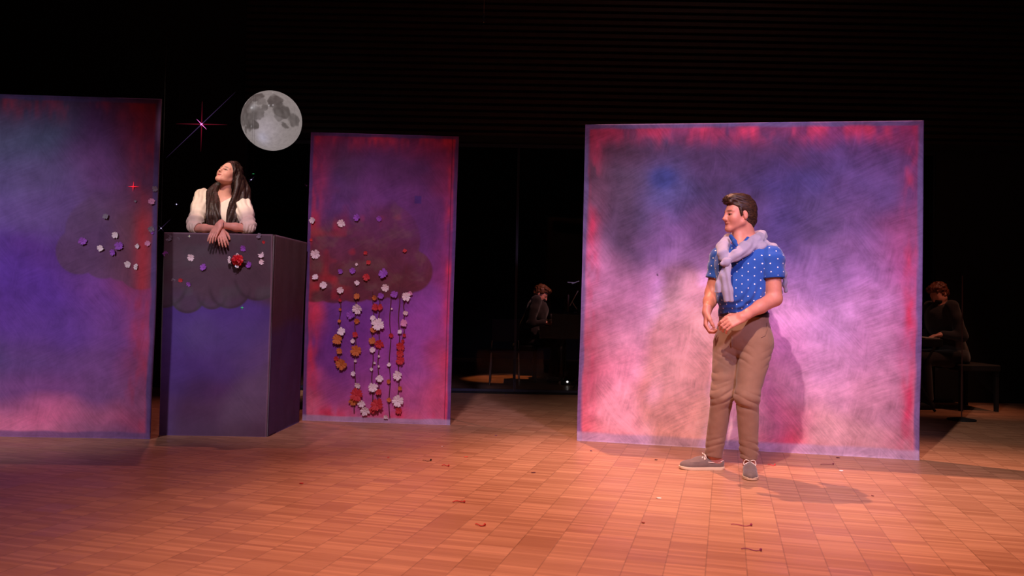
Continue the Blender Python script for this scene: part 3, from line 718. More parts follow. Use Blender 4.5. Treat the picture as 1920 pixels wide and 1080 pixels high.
# ================================================================ PEOPLE
def A(v): return np.array(v, float)
def head_field(fd, Cn, Fv, Uv, sc=1.0, fem=False):
    "skull, jaw, brow, nose, lips, ears in a head frame (forward, side, up)"
    f, s, u = frame(Fv, Uv); f, s, u = A(f), A(s), A(u); R = [f, s, u]; c0 = A(Cn)
    def p(a, b, c): return c0 + (f*a + s*b + u*c)*sc
    def E(a, b, c, r, k=.02, op='add'): fd.ell(p(a, b, c), R, A(r)*sc, k*sc, op, m=.03)
    def K(q1, q2, ra, rb=None, k=.01, flat=None, op='add'): fd.cap(p(*q1), p(*q2), ra*sc, (rb if rb is not None else ra)*sc, k*sc, flat, op, m=.03)
    E(-.022, 0, .045, (.104, .076, .090), .02)
    E(.030, 0, -.020, (.064, .060, .090), .04)
    jw = .047 if fem else .054
    for sg in (-1, 1):
        K((.0, sg*jw, -.055), (.070, sg*.014, -.098), .022, .017, .03)
        E(.052, sg*.036, -.030, (.030, .028, .030), .03)             # cheeks
        K((.084, sg*.012, .024), (.070, sg*.046, .026), .010, .010, .014)  # brow
        E(.092, sg*.031, .002, (.015, .020, .012), .014, 'sub')      # eye sockets
        E(.072, sg*.031, .001, (.0145, .0155, .0125), .004)          # closed volume of the eye
        K((.092, sg*.011, -.040), (.098, sg*.009, -.036), .009, .008, .010)  # nostril wings
        E(-.014, sg*.080, -.006, (.018, .009, .030), .005)           # ears
        E(-.009, sg*.091, -.002, (.0095, .0085, .019), .003, 'sub')
        K((-.016, sg*.084, .008), (-.014, sg*.083, -.010), .0045, .0045, .003)
    E(.073, 0, -.101, (.020, .025, .017), .022)                       # chin
    for sg in (-1, 1):
        E(.0800, sg*.031, .0085, (.0100, .0170, .0052), .005)         # upper lids
        E(.0790, sg*.031, -.0080, (.0090, .0160, .0042), .005)        # lower lids
    K((.088, 0, .018), (.110, 0, -.028), .0085, .0105, .014)          # nose bridge
    E(.110, 0, -.031, (.012, .012, .010), .008)
    K((.085, -.020, -.062), (.0885, 0, -.061), .0070, .0078, .010)  # upper lip
    K((.085, .020, -.062), (.0885, 0, -.061), .0070, .0078, .010)
    K((.084, -.013, -.0745), (.084, .013, -.0745), .0078, .0078, .010)  # lower lip
    up = .005 if fem else .0
    for sg in (-1, 1): K((.088, sg*.024, -.0690+up), (.0965, 0, -.0675), .0020, .0024, .003, op='sub')
    return p, (f, s, u), c0
def head_paint(V, c, c0, fr, sc, skin, lip, brow_c, smile=0.0):
    f, s, u = fr; q = (V-c0)/sc; a, b, d = q@f, q@s, q@u
    m = np.exp(-((np.abs(b)-.030)/.022)**4)*np.exp(-((d-.0255+.10*np.maximum(np.abs(b)-.035, 0))/.0055)**2)*(a > .05)
    c = mixc(c, brow_c, np.clip(m, 0, 1)*.9)
    d = d - smile*(np.abs(b)/.024)**2*.005; m = np.exp(-(b/.0185)**4)*np.exp(-((d+.068)/.0095)**4)*(a > .086); c = mixc(c, lip, np.clip(m, 0, 1)*.85)
    m = np.exp(-(b/.022)**6)*np.exp(-((d+.0675)/.0030)**2)*(a > .085); c = mixc(c, (70, 24, 26), np.clip(m, 0, 1)*.8)
    d = q@u; m = np.exp(-((np.abs(b)-.040)/.020)**2)*np.exp(-((d+.034)/.022)**2)*(a > .03); c = mixc(c, lip, np.clip(m, 0, 1)*.16)
    # lashes round the eye opening
    e = np.hypot((np.abs(b)-.031)/.0150, (d-.001)/.0072); m = np.exp(-((e-1.0)/.28)**2)*(a > .062); c = mixc(c, (46, 26, 24), np.clip(m, 0, 1)*.75)
    return c
def eyes(parent, p, fr, sc, gaze):
    f, s, u = fr; g = Vector(gaze).normalized()
    for sg in (-1, 1):
        c = Vector(p(.0755, sg*.031, .0005)); r = .0132*sc
        b = MB(); V = []; F = []; n = 14
        q = g.to_track_quat('Z', 'Y')
        rings = 9
        for i in range(rings+1):
            t = math.pi*i/rings
            for k in range(n):
                a = 2*math.pi*k/n; V.append(c + q @ Vector((math.sin(t)*math.cos(a), math.sin(t)*math.sin(a), math.cos(t)))*r)
        for i in range(rings):
            for k in range(n): F.append((i*n+k, (i+1)*n+k, (i+1)*n+(k+1) % n, i*n+(k+1) % n))
        fm = [1 if (j//n) < 3 else 0 for j in range(len(F))]
        mesh_obj('eye', V, F, None, parent, True, mats=[M_eye, M_iris], fmat=fm)
M_eye = mat('eye_white', (205, 190, 186), .25); M_iris = mat('dark_iris', (40, 24, 18), .2)

def hand(fd, W, D, Nn, T, sc=1.0, curl=(1.0, 1.1, 1.2, 1.3), thumb_bend=.4, spread=.10, k=.004):
    "palm, four fingers bent towards the palm side Nn, thumb leaving the T side near the wrist"
    W = A(W); D = Vector(D).normalized(); Nn = Vector(Nn); Nn = (Nn - D*Nn.dot(D)).normalized(); T = Vector(T); T = (T - D*T.dot(D) - Nn*T.dot(Nn)).normalized()
    d, n, t = A(D), A(Nn), A(T)
    P = lambda a, b, c: W + (d*a + t*b + n*c)*sc
    fd.cap(P(-.03, 0, 0), P(.012, 0, 0), .026*sc, .027*sc, .02, flat=(n, .80))
    for b0, b1 in ((-.022, -.029), (-.009, -.010), (.006, .010), (.018, .029)):
        fd.cap(P(.008, b0, 0), P(.080, b1, 0), .015*sc, .0125*sc, .010, flat=(n, .95))
    lens = [(.034, .022, .018), (.042, .027, .020), (.046, .029, .021), (.041, .026, .020)]   # little .. index
    for i, (b1, L) in enumerate(zip((-.031, -.0105, .0105, .031), lens)):
        a = P(.084 + (.004, .007, .007, .002)[i], b1, .001); ang = curl[i]*.42; side = (i-1.5)*spread
        r = (.0088, .0098, .0102, .0098)[i]*sc
        for j, l in enumerate(L):
            dirv = d*math.cos(ang) + n*math.sin(ang) + t*side*.5*math.cos(ang); dirv /= np.linalg.norm(dirv)
            b = a + dirv*l*sc; fd.cap(a, b, r, r*.91, k); a = b; r *= .91; ang += curl[i]*(.62, .55, 0)[j]
    a = P(.022, .026, .008)
    dv = d*.72 + t*.62 + n*.30; dv /= np.linalg.norm(dv); b = a + dv*.042*sc; fd.cap(a - dv*.02*sc, b, .0165*sc, .0125*sc, .012)
    dv = d*.93 + t*(.30-thumb_bend*.4) + n*(.25+thumb_bend*.4); dv /= np.linalg.norm(dv); c = b + dv*.032*sc; fd.cap(b, c, .0120*sc, .0108*sc, .006)
    dv = d*.95 + t*(.1-thumb_bend*.5) + n*(.25+thumb_bend*.5); dv /= np.linalg.norm(dv); fd.cap(c, c + dv*.022*sc, .0108*sc, .0090*sc, .005)

def hair_strand_displace(V, F, axis, amp=.004, f=90, seed=2):
    Nn = normals(V, F); ax = A(axis)/np.linalg.norm(axis); al = V@ax
    q = V*f; q = q - np.outer(al*f, ax)*.86
    return V + Nn*(vnoise(q, seed)*amp)[:, None]
def hair_mat(name, col, col2, rough=.45, scale=(160, 160, 14)):
    m = bpy.data.materials.new(name); m.use_nodes = True; nt = m.node_tree; b = nt.nodes['Principled BSDF']
    tc = N(nt, 'ShaderNodeTexCoord'); mp = N(nt, 'ShaderNodeVectorMath', operation='MULTIPLY'); mp.inputs[1].default_value = scale; nt.links.new(tc.outputs['Object'], mp.inputs[0])
    n = N(nt, 'ShaderNodeTexNoise'); n.inputs['Scale'].default_value = 1; n.inputs['Detail'].default_value = 3; nt.links.new(mp.outputs[0], n.inputs['Vector'])
    r = N(nt, 'ShaderNodeValToRGB'); r.color_ramp.elements[0].position = .35; r.color_ramp.elements[0].color = lin4(col); r.color_ramp.elements[1].position = .68; r.color_ramp.elements[1].color = lin4(col2)
    nt.links.new(n.outputs['Fac'], r.inputs[0]); nt.links.new(r.outputs[0], b.inputs['Base Color']); b.inputs['Roughness'].default_value = rough
    b.inputs['Specular IOR Level'].default_value = .3
    bp = N(nt, 'ShaderNodeBump'); bp.inputs['Strength'].default_value = .3; bp.inputs['Distance'].default_value = .002; nt.links.new(n.outputs['Fac'], bp.inputs['Height']); nt.links.new(bp.outputs[0], b.inputs['Normal'])
    return m
M_skin = mat('skin', attr=True, rough=.48, spec=.4, sss=.08, noise=.05, nscale=60)
M_khaki = mat('khaki_twill', (142, 106, 82), .85, noise=.07, nscale=25, bump=.25, bscale=500, sheen=.2)
M_sweater = mat('lilac_grey_knit', (158, 148, 172), .9, noise=.05, nscale=30, bump=.35, bscale=420, sheen=.3)
M_suede = mat('grey_brown_suede', (116, 98, 88), .9, noise=.12, nscale=40, sheen=.3)
M_sole = mat('cream_rubber_sole', (222, 196, 160), .6)
M_lace = mat('cream_rawhide_lace', (238, 220, 200), .7)
M_belt = mat('dark_leather', (46, 28, 26), .4)
M_gold = mat('brass_buckle', (190, 150, 70), .3, metal=.9)
M_shirtbtn = mat('blue_button', (40, 84, 150), .4)

def polka():
    m = bpy.data.materials.new('blue_polka_cotton'); m.use_nodes = True; nt = m.node_tree; b = nt.nodes['Principled BSDF']
    uv = N(nt, 'ShaderNodeUVMap'); uv.uv_map = 'UVMap'; sp = N(nt, 'ShaderNodeSeparateXYZ'); nt.links.new(uv.outputs[0], sp.inputs[0])
    v = math_n(nt, 'DIVIDE', sp.outputs[1], .0255); r = math_n(nt, 'FLOOR', v); fv = math_n(nt, 'SUBTRACT', math_n(nt, 'FRACT', v), .5)
    odd = math_n(nt, 'MULTIPLY', math_n(nt, 'FLOORED_MODULO', r, 2.0), .5)
    fu = math_n(nt, 'SUBTRACT', math_n(nt, 'FRACT', math_n(nt, 'ADD', math_n(nt, 'DIVIDE', sp.outputs[0], .080), odd)), .5)
    a = math_n(nt, 'MULTIPLY', fu, .080); c = math_n(nt, 'MULTIPLY', fv, .0255)
    d = math_n(nt, 'SQRT', math_n(nt, 'ADD', math_n(nt, 'MULTIPLY', a, a), math_n(nt, 'MULTIPLY', c, c)))
    dot = math_n(nt, 'LESS_THAN', d, .0041)
    mx = N(nt, 'ShaderNodeMix', data_type='RGBA'); mx.inputs[6].default_value = lin4((25, 80, 168)); mx.inputs[7].default_value = lin4((240, 232, 236)); nt.links.new(dot, mx.inputs[0])
    nt.links.new(mx.outputs[2], b.inputs['Base Color']); b.inputs['Roughness'].default_value = .85; b.inputs['Sheen Weight'].default_value = .25
    return m
M_polka = polka()

# ---------------------------------------------------------------- the standing man
P = at
mF = Vector((-.64, -.77, 0)).normalized(); mL = Vector((.77, -.64, 0)).normalized(); UP = Vector((0, 0, 1))
RT = [A(mF), A(mL), A(UP)]
man = empty('person', Vector((floor_at(1390, 885).x, 5.13, 0)), 'standing man in blue polka-dot polo, khaki trousers, sweater tied round his shoulders', 'person')
PC, WC, BC, CH, NB = P(1394, 634, 5.14), P(1394, 588, 5.15), P(1391, 550, 5.13), P(1394, 500, 5.14), P(1402, 462, 5.18)
SH_L, SH_R = P(1446, 486, 5.03), P(1353, 486, 5.26)
EL_L, EL_R = P(1452, 560, 5.00), P(1336, 549, 5.26)
WR_L, WR_R = P(1392, 594, 4.90), P(1325, 585, 5.13)
HP_L, HP_R = P(1418, 646, 5.08), P(1367, 648, 5.19)
KN_L, KN_R = P(1401, 742, 5.03), P(1354, 740, 5.14)
AN_L, AN_R = P(1405, 858, 5.13), P(1337, 852, 5.27)
HC = P(1384, 404, 5.15); HF, HU, HS = Vector((-.965, -.26, .0)), Vector((-.03, 0, 1)), .90
fd = Field((man.location.x-.42, 4.72, .0), (man.location.x+.34, 5.50, 1.84), .0040)
p_, fr_, c0_ = head_field(fd, HC, HF, HU, HS)
hp = lambda a, b, c: Vector(p_(a, b, c))
fd.cap(hp(-.034, 0, -.040), NB, .058, .064, .02).cap(NB, P(1400, 480, 5.17), .064, .075, .05)
fd.cap(hp(.002, 0, -.085), P(1388, 458, 5.13), .036, .042, .02)
fd.ell(CH, RT, (.118, .178, .16), .05).ell(BC, RT, (.120, .152, .14), .06).ell(PC, RT, (.110, .165, .12), .06)
fd.cap(SH_L, SH_R, .060, .060, .05)
fd.cap(SH_L, EL_L, .056, .047, .03).cap(EL_L, WR_L.lerp(EL_L, .55), .047, .041, .015).cap(WR_L.lerp(EL_L, .55), WR_L, .041, .028, .02)
fd.cap(SH_R, EL_R, .056, .048, .03).cap(EL_R, WR_R.lerp(EL_R, .55), .046, .041, .02).cap(WR_R.lerp(EL_R, .55), WR_R, .041, .027, .02)
hand(fd, WR_L, (-.93, -.05, -.40), (.15, .80, -.50), (-.2, -.3, .9), 1.0, (1.15, 1.2, 1.15, 1.0), .5)
hand(fd, WR_R, (-.10, -.10, -1), (.95, -.15, 0), (.2, -1, 0), 1.0, (1.7, 1.65, 1.55, 1.4), .8)
for a, b, c in ((HP_L, KN_L, AN_L), (HP_R, KN_R, AN_R)):
    fd.cap(a, b, .085, .055, .04).cap(b, b.lerp(c, .3), .052, .054, .02).cap(b.lerp(c, .3), c, .054, .037, .02)
for an, D in ((AN_R, Vector((-1, -.06, 0))), (AN_L, Vector((-.24, -1, 0)).normalized())):
    fd.cap(an, an - UP*(an.z-.06) - D*.02, .036, .036, .02).cap(Vector((an.x, an.y, .055)) - D*.03, Vector((an.x, an.y, .040)) + D*.15, .034, .022, .02)
V, F = fd.mesh(2)
skin_c = np.tile(lin((206, 138, 116)), (len(V), 1)); n3 = vnoise(V*30, 5)*.5+.5
skin_c = mixc(skin_c, (192, 112, 96), n3*.35)
skin_c = head_paint(V, skin_c, c0_, fr_, HS, None, (176, 92, 84), (84, 52, 38))
mesh_obj('body', V, F, M_skin, man, col=skin_c)
eyes(man, p_, fr_, HS, (-.95, -.30, 0))

# hair: short, swept up and forward, tapered at the nape
hd = Field(tuple(A(HC)-.19), tuple(A(HC)+.19), .0030)
f, s, u = fr_; R3 = [f, s, u]; q = lambda a, b, c: c0_ + (f*a+s*b+u*c)*HS
hd.ell(q(-.026, 0, .052), R3, A((.114, .085, .099))*HS, .01)
hd.ell(q(-.060, 0, -.005), R3, A((.074, .078, .085))*HS, .03)
hd.ell(q(.055, .012, .112), R3, A((.052, .058, .030))*HS, .03)
hd.ell(q(.082, -.004, .092), R3, A((.020, .050, .018))*HS, .02)
hd.ell(q(.0, 0, .130), R3, A((.080, .064, .022))*HS, .03)
hd.cap(q(-.095, 0, -.04), q(-.080, 0, -.095), .036*HS, .030*HS, .02, flat=(s, 1.6))
hd.ell(q(.100, 0, -.022), R3, A((.100, .14, .104))*HS, .008, 'sub')        # face opening
hd.ell(q(.02, 0, -.115), R3, A((.098, .14, .085))*HS, .008, 'sub')         # below the ears, neck
for sg in (-1, 1): hd.ell(q(-.010, sg*.086, -.010), R3, A((.026, .030, .038))*HS, .006, 'sub')
for sg in (-1, 1): hd.cap(q(.022, sg*.070, .035), q(.016, sg*.0735, -.006), .014*HS, .008*HS, .012)
for k in range(26):
    rr = random.Random(k); b0 = rr.uniform(-.06, .06); a0 = rr.uniform(-.03, .07)
    z0 = .135 - (b0/.085)**2*.05 - max(0, a0-.03)*.35; hd.cap(q(a0-.035, b0*1.02, z0-.004), q(a0+.025, b0+rr.uniform(-.012, .012), z0+.002), .009, .006, .004)
V, F = hd.mesh(1); V = hair_strand_displace(V, F, A(f)*.8+A(u)*.3, .0040, 75)
M_hairm = hair_mat('short_brown_hair', (34, 20, 14), (74, 46, 30), .5, (60, 60, 190))
mesh_obj('hair', V, F, M_hairm, man)

# polo shirt
zb = WC.z + .002
sd = Field((man.location.x-.34, 4.80, .80), (man.location.x+.34, 5.50, 1.56), .0050)
sd.ell(CH, RT, (.134, .192, .172), .05).ell(BC, RT, (.137, .168, .150), .07).ell(WC+Vector((0, 0, -.0)), RT, (.128, .158, .10), .05)
sd.cap(SH_L.lerp(SH_R, .10), SH_R.lerp(SH_L, .10), .074, .074, .05)
HM_L = SH_L.lerp(EL_L, .50); HM_R = SH_R.lerp(EL_R, .58)
sd.cap(P(1398, 440, 5.17), P(1401, 468, 5.17), .068, .070, .006, op='sub')
sd.ell(P(1380, 458, 5.05), RT, (.05, .030, .045), .006, 'sub')
V, F = sd.mesh(2)
Nn = normals(V, F)
# soft folds: pulled diagonally from the near armpit to the waist, horizontal slack above the belt
ar = A(P(1432, 530, 5.0)); rel = V-ar
t_ = rel@A(Vector((-.55, 0, -.83))); w_ = rel@A(Vector((.83, 0, -.55)))
tor = sstep(.0, .10, t_)*np.exp(-(w_/.13)**2)
fold = .0055*np.sin(w_*125 + 2.5*vnoise(V*9, 3))*tor + .0035*np.sin(V[:, 2]*150+3*vnoise(V*7, 5))*np.exp(-((V[:, 2]-zb-.04)/.05)**2)*(vnoise(V*6, 8)*.5+.5) + .002*vnoise(V*28, 2)
V = V + Nn*fold[:, None]
# cloth pattern coordinates: round the trunk, and round each sleeve
Fc = V[F].mean(1)
def segd(Pt, a, b):
    a, b = A(a), A(b); t = np.clip(((Pt-a)@(b-a))/((b-a)@(b-a)), 0, 1); return np.linalg.norm(Pt-a-np.outer(t, b-a), axis=1)
tw = A(CH); side = (Fc-tw)@A(mL)
dl = segd(Fc, SH_L, EL_L) - .072; dr = segd(Fc, SH_R, EL_R) - .070
def cyl_uv(V, F, o, ux, uy, uz, rad):
    pts = V[F]; x, y, z = (pts-o)@ux, (pts-o)@uy, (pts-o)@uz; th = np.arctan2(x, y); ref = th[:, :1]
    th = ref + (th-ref+np.pi) % (2*np.pi) - np.pi; return np.stack([th*rad + .02, z], -1).reshape(-1, 2)
shirt = mesh_obj('polo_shirt', V, F, M_polka, man, uv=cyl_uv(V, F, tw, A(mL), A(mF), A(UP), .165))
M_rib = mat('blue_rib', (22, 70, 150), .9)
for S_, E_, t, r0, r1, r2 in ((SH_L, EL_L, .50, .075, .070, .060), (SH_R, EL_R, .60, .073, .067, .057)):
    ax = (E_-S_).normalized(); c = S_.lerp(E_, t); q1 = ax.to_track_quat('Z', 'Y')
    inn = (CH - S_); inn.z = 0; inn.normalize()
    vf = Field(tuple(A(S_)-.22), tuple(A(S_)+.22), .0045)
    vf.cap(S_+inn*.07+UP*.004, S_+UP*.004, r0, r0, .03).cap(S_+UP*.004, S_+ax*.03, r0, r0, .03).cap(S_+ax*.01, c+ax*.05, r0, r1, .02).plane(c, A(ax), .003).cap(c-ax*.02, c+ax*.08, r2, r2, .003, op='sub')
    Vv, Fv = vf.mesh(1); Nv = normals(Vv, Fv); Vv = Vv + Nv*(.0022*vnoise(Vv*22, 4) + .0025*np.sin((Vv@A(ax))*80+3*vnoise(Vv*8, 3)))[:, None]
    fr = (mF - ax*mF.dot(ax)).normalized()
    slv = mesh_obj('sleeve', Vv, Fv, M_polka, shirt, uv=cyl_uv(Vv, Fv, A(S_), A(fr.cross(ax)), A(fr), -A(ax), .070))
    hm = Field(tuple(A(c)-.12), tuple(A(c)+.12), .004); hm.cap(c-ax*.016, c+ax*.03, r1+.002, r1+.002, .002).plane(c+ax*.001, A(ax), .002).plane(c-ax*.013, -A(ax), .002).cap(c-ax*.04, c+ax*.08, r2, r2, .002, op='sub')
    Vv, Fv = hm.mesh(1); mesh_obj('sleeve_hem', Vv, Fv, M_rib, slv)
# collar
cd = Field((man.location.x-.2, 4.95, 1.36), (man.location.x+.2, 5.36, 1.58), .0035)
nb = P(1401, 460, 5.175)
ring = []
for k in range(-9, 10):
    a = k/9*2.55; v = (-mF)*math.cos(a) + mL*math.sin(a); drop = .010 - .030*(1-math.cos(a))*.5
    ring.append(nb + v*.086*(1.0 if abs(a) < 2 else 1.02) + UP*(.020+drop) )
cd.path([A(x) for x in ring], .0065, .004, flat=(A(UP), 3.2))
for sg in (0, -1):
    e = ring[sg]; cd.cap(e, e + mF*.012 + UP*-.03 + mL*(.02 if sg == -1 else -.014), .011, .005, .006, flat=(A(mF), .6))
for a_, b_, c_ in ((P(1370, 443, 5.10), P(1377, 453, 5.045), P(1384, 465, 5.010)), (P(1402, 447, 5.06), P(1394, 457, 5.020), P(1385, 466, 5.005))):
    cd.cap(a_, b_, .013, .016, .004, flat=(A(mF), .45)).cap(b_, c_, .016, .009, .004, flat=(A(mF), .45))
V, F = cd.mesh(1); mesh_obj('collar', V, F, mat('blue_collar_rib', (24, 74, 156), .85), shirt)
for k in range(3):
    c = P(1379-1.0*k, 466+9*k, 5.0) ; MB().lathe([(.0055, 0), (.0055, .003), (.002, .004)], c=(c.x, c.y-.012, c.z), n=10, axis='y').build('button', M_shirtbtn, shirt)

# trousers
td = Field((man.location.x-.30, 4.86, .02), (man.location.x+.26, 5.48, 1.06), .0048)
td.ell(PC, RT, (.122, .176, .135), .05).ell(PC+Vector((.0, 0, .06)), RT, (.118, .163, .13), .05).ell(WC, RT, (.122, .155, .08), .05)
td.cap(HP_L+Vector((0, 0, .0)), KN_L, .106, .072, .03).cap(KN_L, AN_L-UP*.02, .071, .054, .03)
td.cap(HP_R, KN_R, .102, .070, .03).cap(KN_R, AN_R-UP*.03, .069, .057, .03)
td.ell(PC-mF*.07-UP*.03, RT, (.075, .13, .10), .05)
td.plane((0, 0, zb+.004), (0, 0, 1), .003)
td.plane(P(1405, 862, 5.09), (0, 0, -1), .003, within=(A(P(1405, 868, 5.09)), .12)).plane(P(1337, 856, 5.26), (-.12, 0, -1), .003, within=(A(P(1337, 862, 5.26)), .115))
V, F = td.mesh(2); Nn = normals(V, F)
dis = .0018*vnoise(V*26, 2)
for (kx, amp, f_, wz, tilt) in ((P(1402, 752, 5), .0075, 105, .075, .45), (P(1350, 742, 5.1), .0070, 110, .08, -.5), (P(1406, 845, 5.05), .0075, 150, .055, .25), (P(1336, 838, 5.2), .0075, 150, .06, -.45), (P(1374, 665, 5.1), .0060, 120, .06, .7), (P(1440, 680, 5.1), .0045, 110, .08, -.5), (P(1345, 700, 5.1), .0055, 100, .07, -.35)):
    r = V-A(kx); ph = r[:, 2]*f_ + r[:, 0]*f_*tilt + 2.2*vnoise(V*10, int(f_)); wgt = np.exp(-(r[:, 2]/wz)**2)*np.exp(-(r[:, 0]/.085)**4)
    dis += 1.7*amp*(np.abs(np.sin(ph*.5))**.7-.6)*wgt*np.clip(.55+.9*vnoise(V*13+kx[0], int(f_)+1), 0, 1.3)
V = V + Nn*dis[:, None]
trousers = mesh_obj('trousers', V, F, M_khaki, man)
# fly, pocket edges and side seam as stitched ridges
def onto(pts, off=.001):
    "drop a line of points on the trousers' front"
    out = []
    for p in pts:
        d = (V[:, 0]-p.x)**2 + (V[:, 2]-p.z)**2; j = np.where(d < .0075**2)[0]
        if len(j): y = V[j, 1].min(); out.append(Vector((p.x, y-off, p.z)))
    return out
for line in ([(1373, 608), (1372, 622), (1372, 640), (1374, 654)], [(1436, 604), (1434, 616), (1428, 628), (1418, 633)]):
    pp = []
    for i in range(len(line)-1):
        for t in range(4): a, b = line[i], line[i+1]; pp.append(P(a[0]+(b[0]-a[0])*t/4, a[1]+(b[1]-a[1])*t/4, 5.05))
    pp = onto(pp)
    if len(pp) > 2: MB().tube(pp, .0022, 5).build('seam', M_khaki, trousers, smooth=True)
bd = Field((man.location.x-.26, 4.9, zb-.05), (man.location.x+.26, 5.44, zb+.05), .004)
bd.ell(WC, RT, (.131, .163, .11), .02).ell(PC+Vector((0, 0, .06)), RT, (.124, .168, .135), .03).plane((0, 0, zb+.008), (0, 0, 1), .003).plane((0, 0, zb-.026), (0, 0, -1), .003)
Vb, Fb = bd.mesh(1); belt = mesh_obj('belt', Vb, Fb, M_belt, man)
bk = WC + mF*.136 + UP*(-.012); b_ = MB()
for (a, b, c, d) in ((-.02, -.016, -.018, .018), (.016, .02, -.018, .018), (-.016, .016, -.018, -.014), (-.016, .016, .014, .018)):
    b_.add([bk + mL*x + UP*z + mF*y for z in (c, d) for y in (0, .005) for x in (a, b)], [(0,1,3,2),(4,6,7,5),(0,4,5,1),(2,3,7,6),(0,2,6,4),(1,5,7,3)])
b_.build('buckle', M_gold, belt)

# sweater over the shoulders, knotted on the chest
kn = P(1363, 492, 4.985)
wd = Field((man.location.x-.30, 4.86, 1.02), (man.location.x+.36, 5.46, 1.56), .0042)
n1 = A(mF)
wd.path([A(x) for x in (kn, P(1356, 478, 5.02), P(1355, 462, 5.12), P(1366, 449, 5.225), P(1392, 441, 5.285), P(1420, 437, 5.29))], [.018, .036, .040, .036, .034, .034], .012, flat=(n1, .72))
wd.path([A(x) for x in (kn, P(1379, 479, 4.985), P(1397, 466, 5.01), P(1416, 453, 5.08), P(1428, 443, 5.18), P(1424, 438, 5.28))], [.018, .036, .046, .044, .036, .034], .012, flat=(n1, .62))
# the back of the knit lying over the near shoulder and hanging behind it
wd.path([A(x) for x in (P(1404, 470, 5.02), P(1430, 463, 5.03), P(1450, 466, 5.09))], [.016, .026, .024], .02)
wd.path([A(x) for x in (P(1428, 456, 5.12), P(1450, 466, 5.12), P(1464, 486, 5.12), P(1470, 515, 5.12), P(1473, 545, 5.125))], [.030, .028, .020, .015, .013], .022)
wd.path([A(x) for x in (P(1420, 450, 5.22), P(1444, 468, 5.22), P(1456, 500, 5.22), P(1462, 548, 5.22))], [.034, .030, .024, .018], .03)
wd.path([A(x) for x in (P(1380, 452, 5.28), P(1392, 480, 5.31), P(1398, 545, 5.31))], [.034, .03, .02], .05)
wd.path([A(x) for x in (P(1420, 452, 5.27), P(1428, 480, 5.29), P(1430, 546, 5.29))], [.034, .03, .02], .05)
V, F = wd.mesh(1); Nn = normals(V, F)
V = V + Nn*(.0040*np.sin((V@A((.62, .3, -.72)))*150+3*vnoise(V*7, 3))*(.5+.5*vnoise(V*5, 9)) + .002*vnoise(V*25, 4))[:, None]
sw = mesh_obj('sweater', V, F, M_sweater, man)
kd = Field((man.location.x-.30, 4.84, 1.00), (man.location.x+.02, 5.12, 1.44), .0036)
kd.ell(kn+mF*.012, RT, (.026, .030, .030), .01).cap(kn+mF*.016+Vector((-.022, 0, -.01)), kn+mF*.020+Vector((.022, 0, .012)), .015, .015, .006)
V, F = kd.mesh(1); mesh_obj('knot', V, F, M_sweater, sw)
for pts, rad in (([P(1366, 498, 4.968), P(1361, 520, 4.965), P(1364, 545, 4.958), P(1367, 566, 4.955)], [.018, .030, .036, .034]), ([P(1360, 498, 4.985), P(1354, 520, 4.995), P(1349, 536, 5.0), P(1346, 549, 5.005)], [.016, .026, .028, .026])):
    kd = Field((man.location.x-.30, 4.84, 1.00), (man.location.x+.06, 5.12, 1.44), .0036)
    kd.path([A(x) for x in pts], rad, .01, flat=(n1, .42)); kd.plane(pts[-1], (.05, 0, -1), .003)
    V, F = kd.mesh(1); Nn = normals(V, F); V = V + Nn*(.0022*np.sin(V[:, 0]*210+V[:, 2]*30))[:, None]
    mesh_obj('sweater_sleeve', V, F, M_sweater, sw)

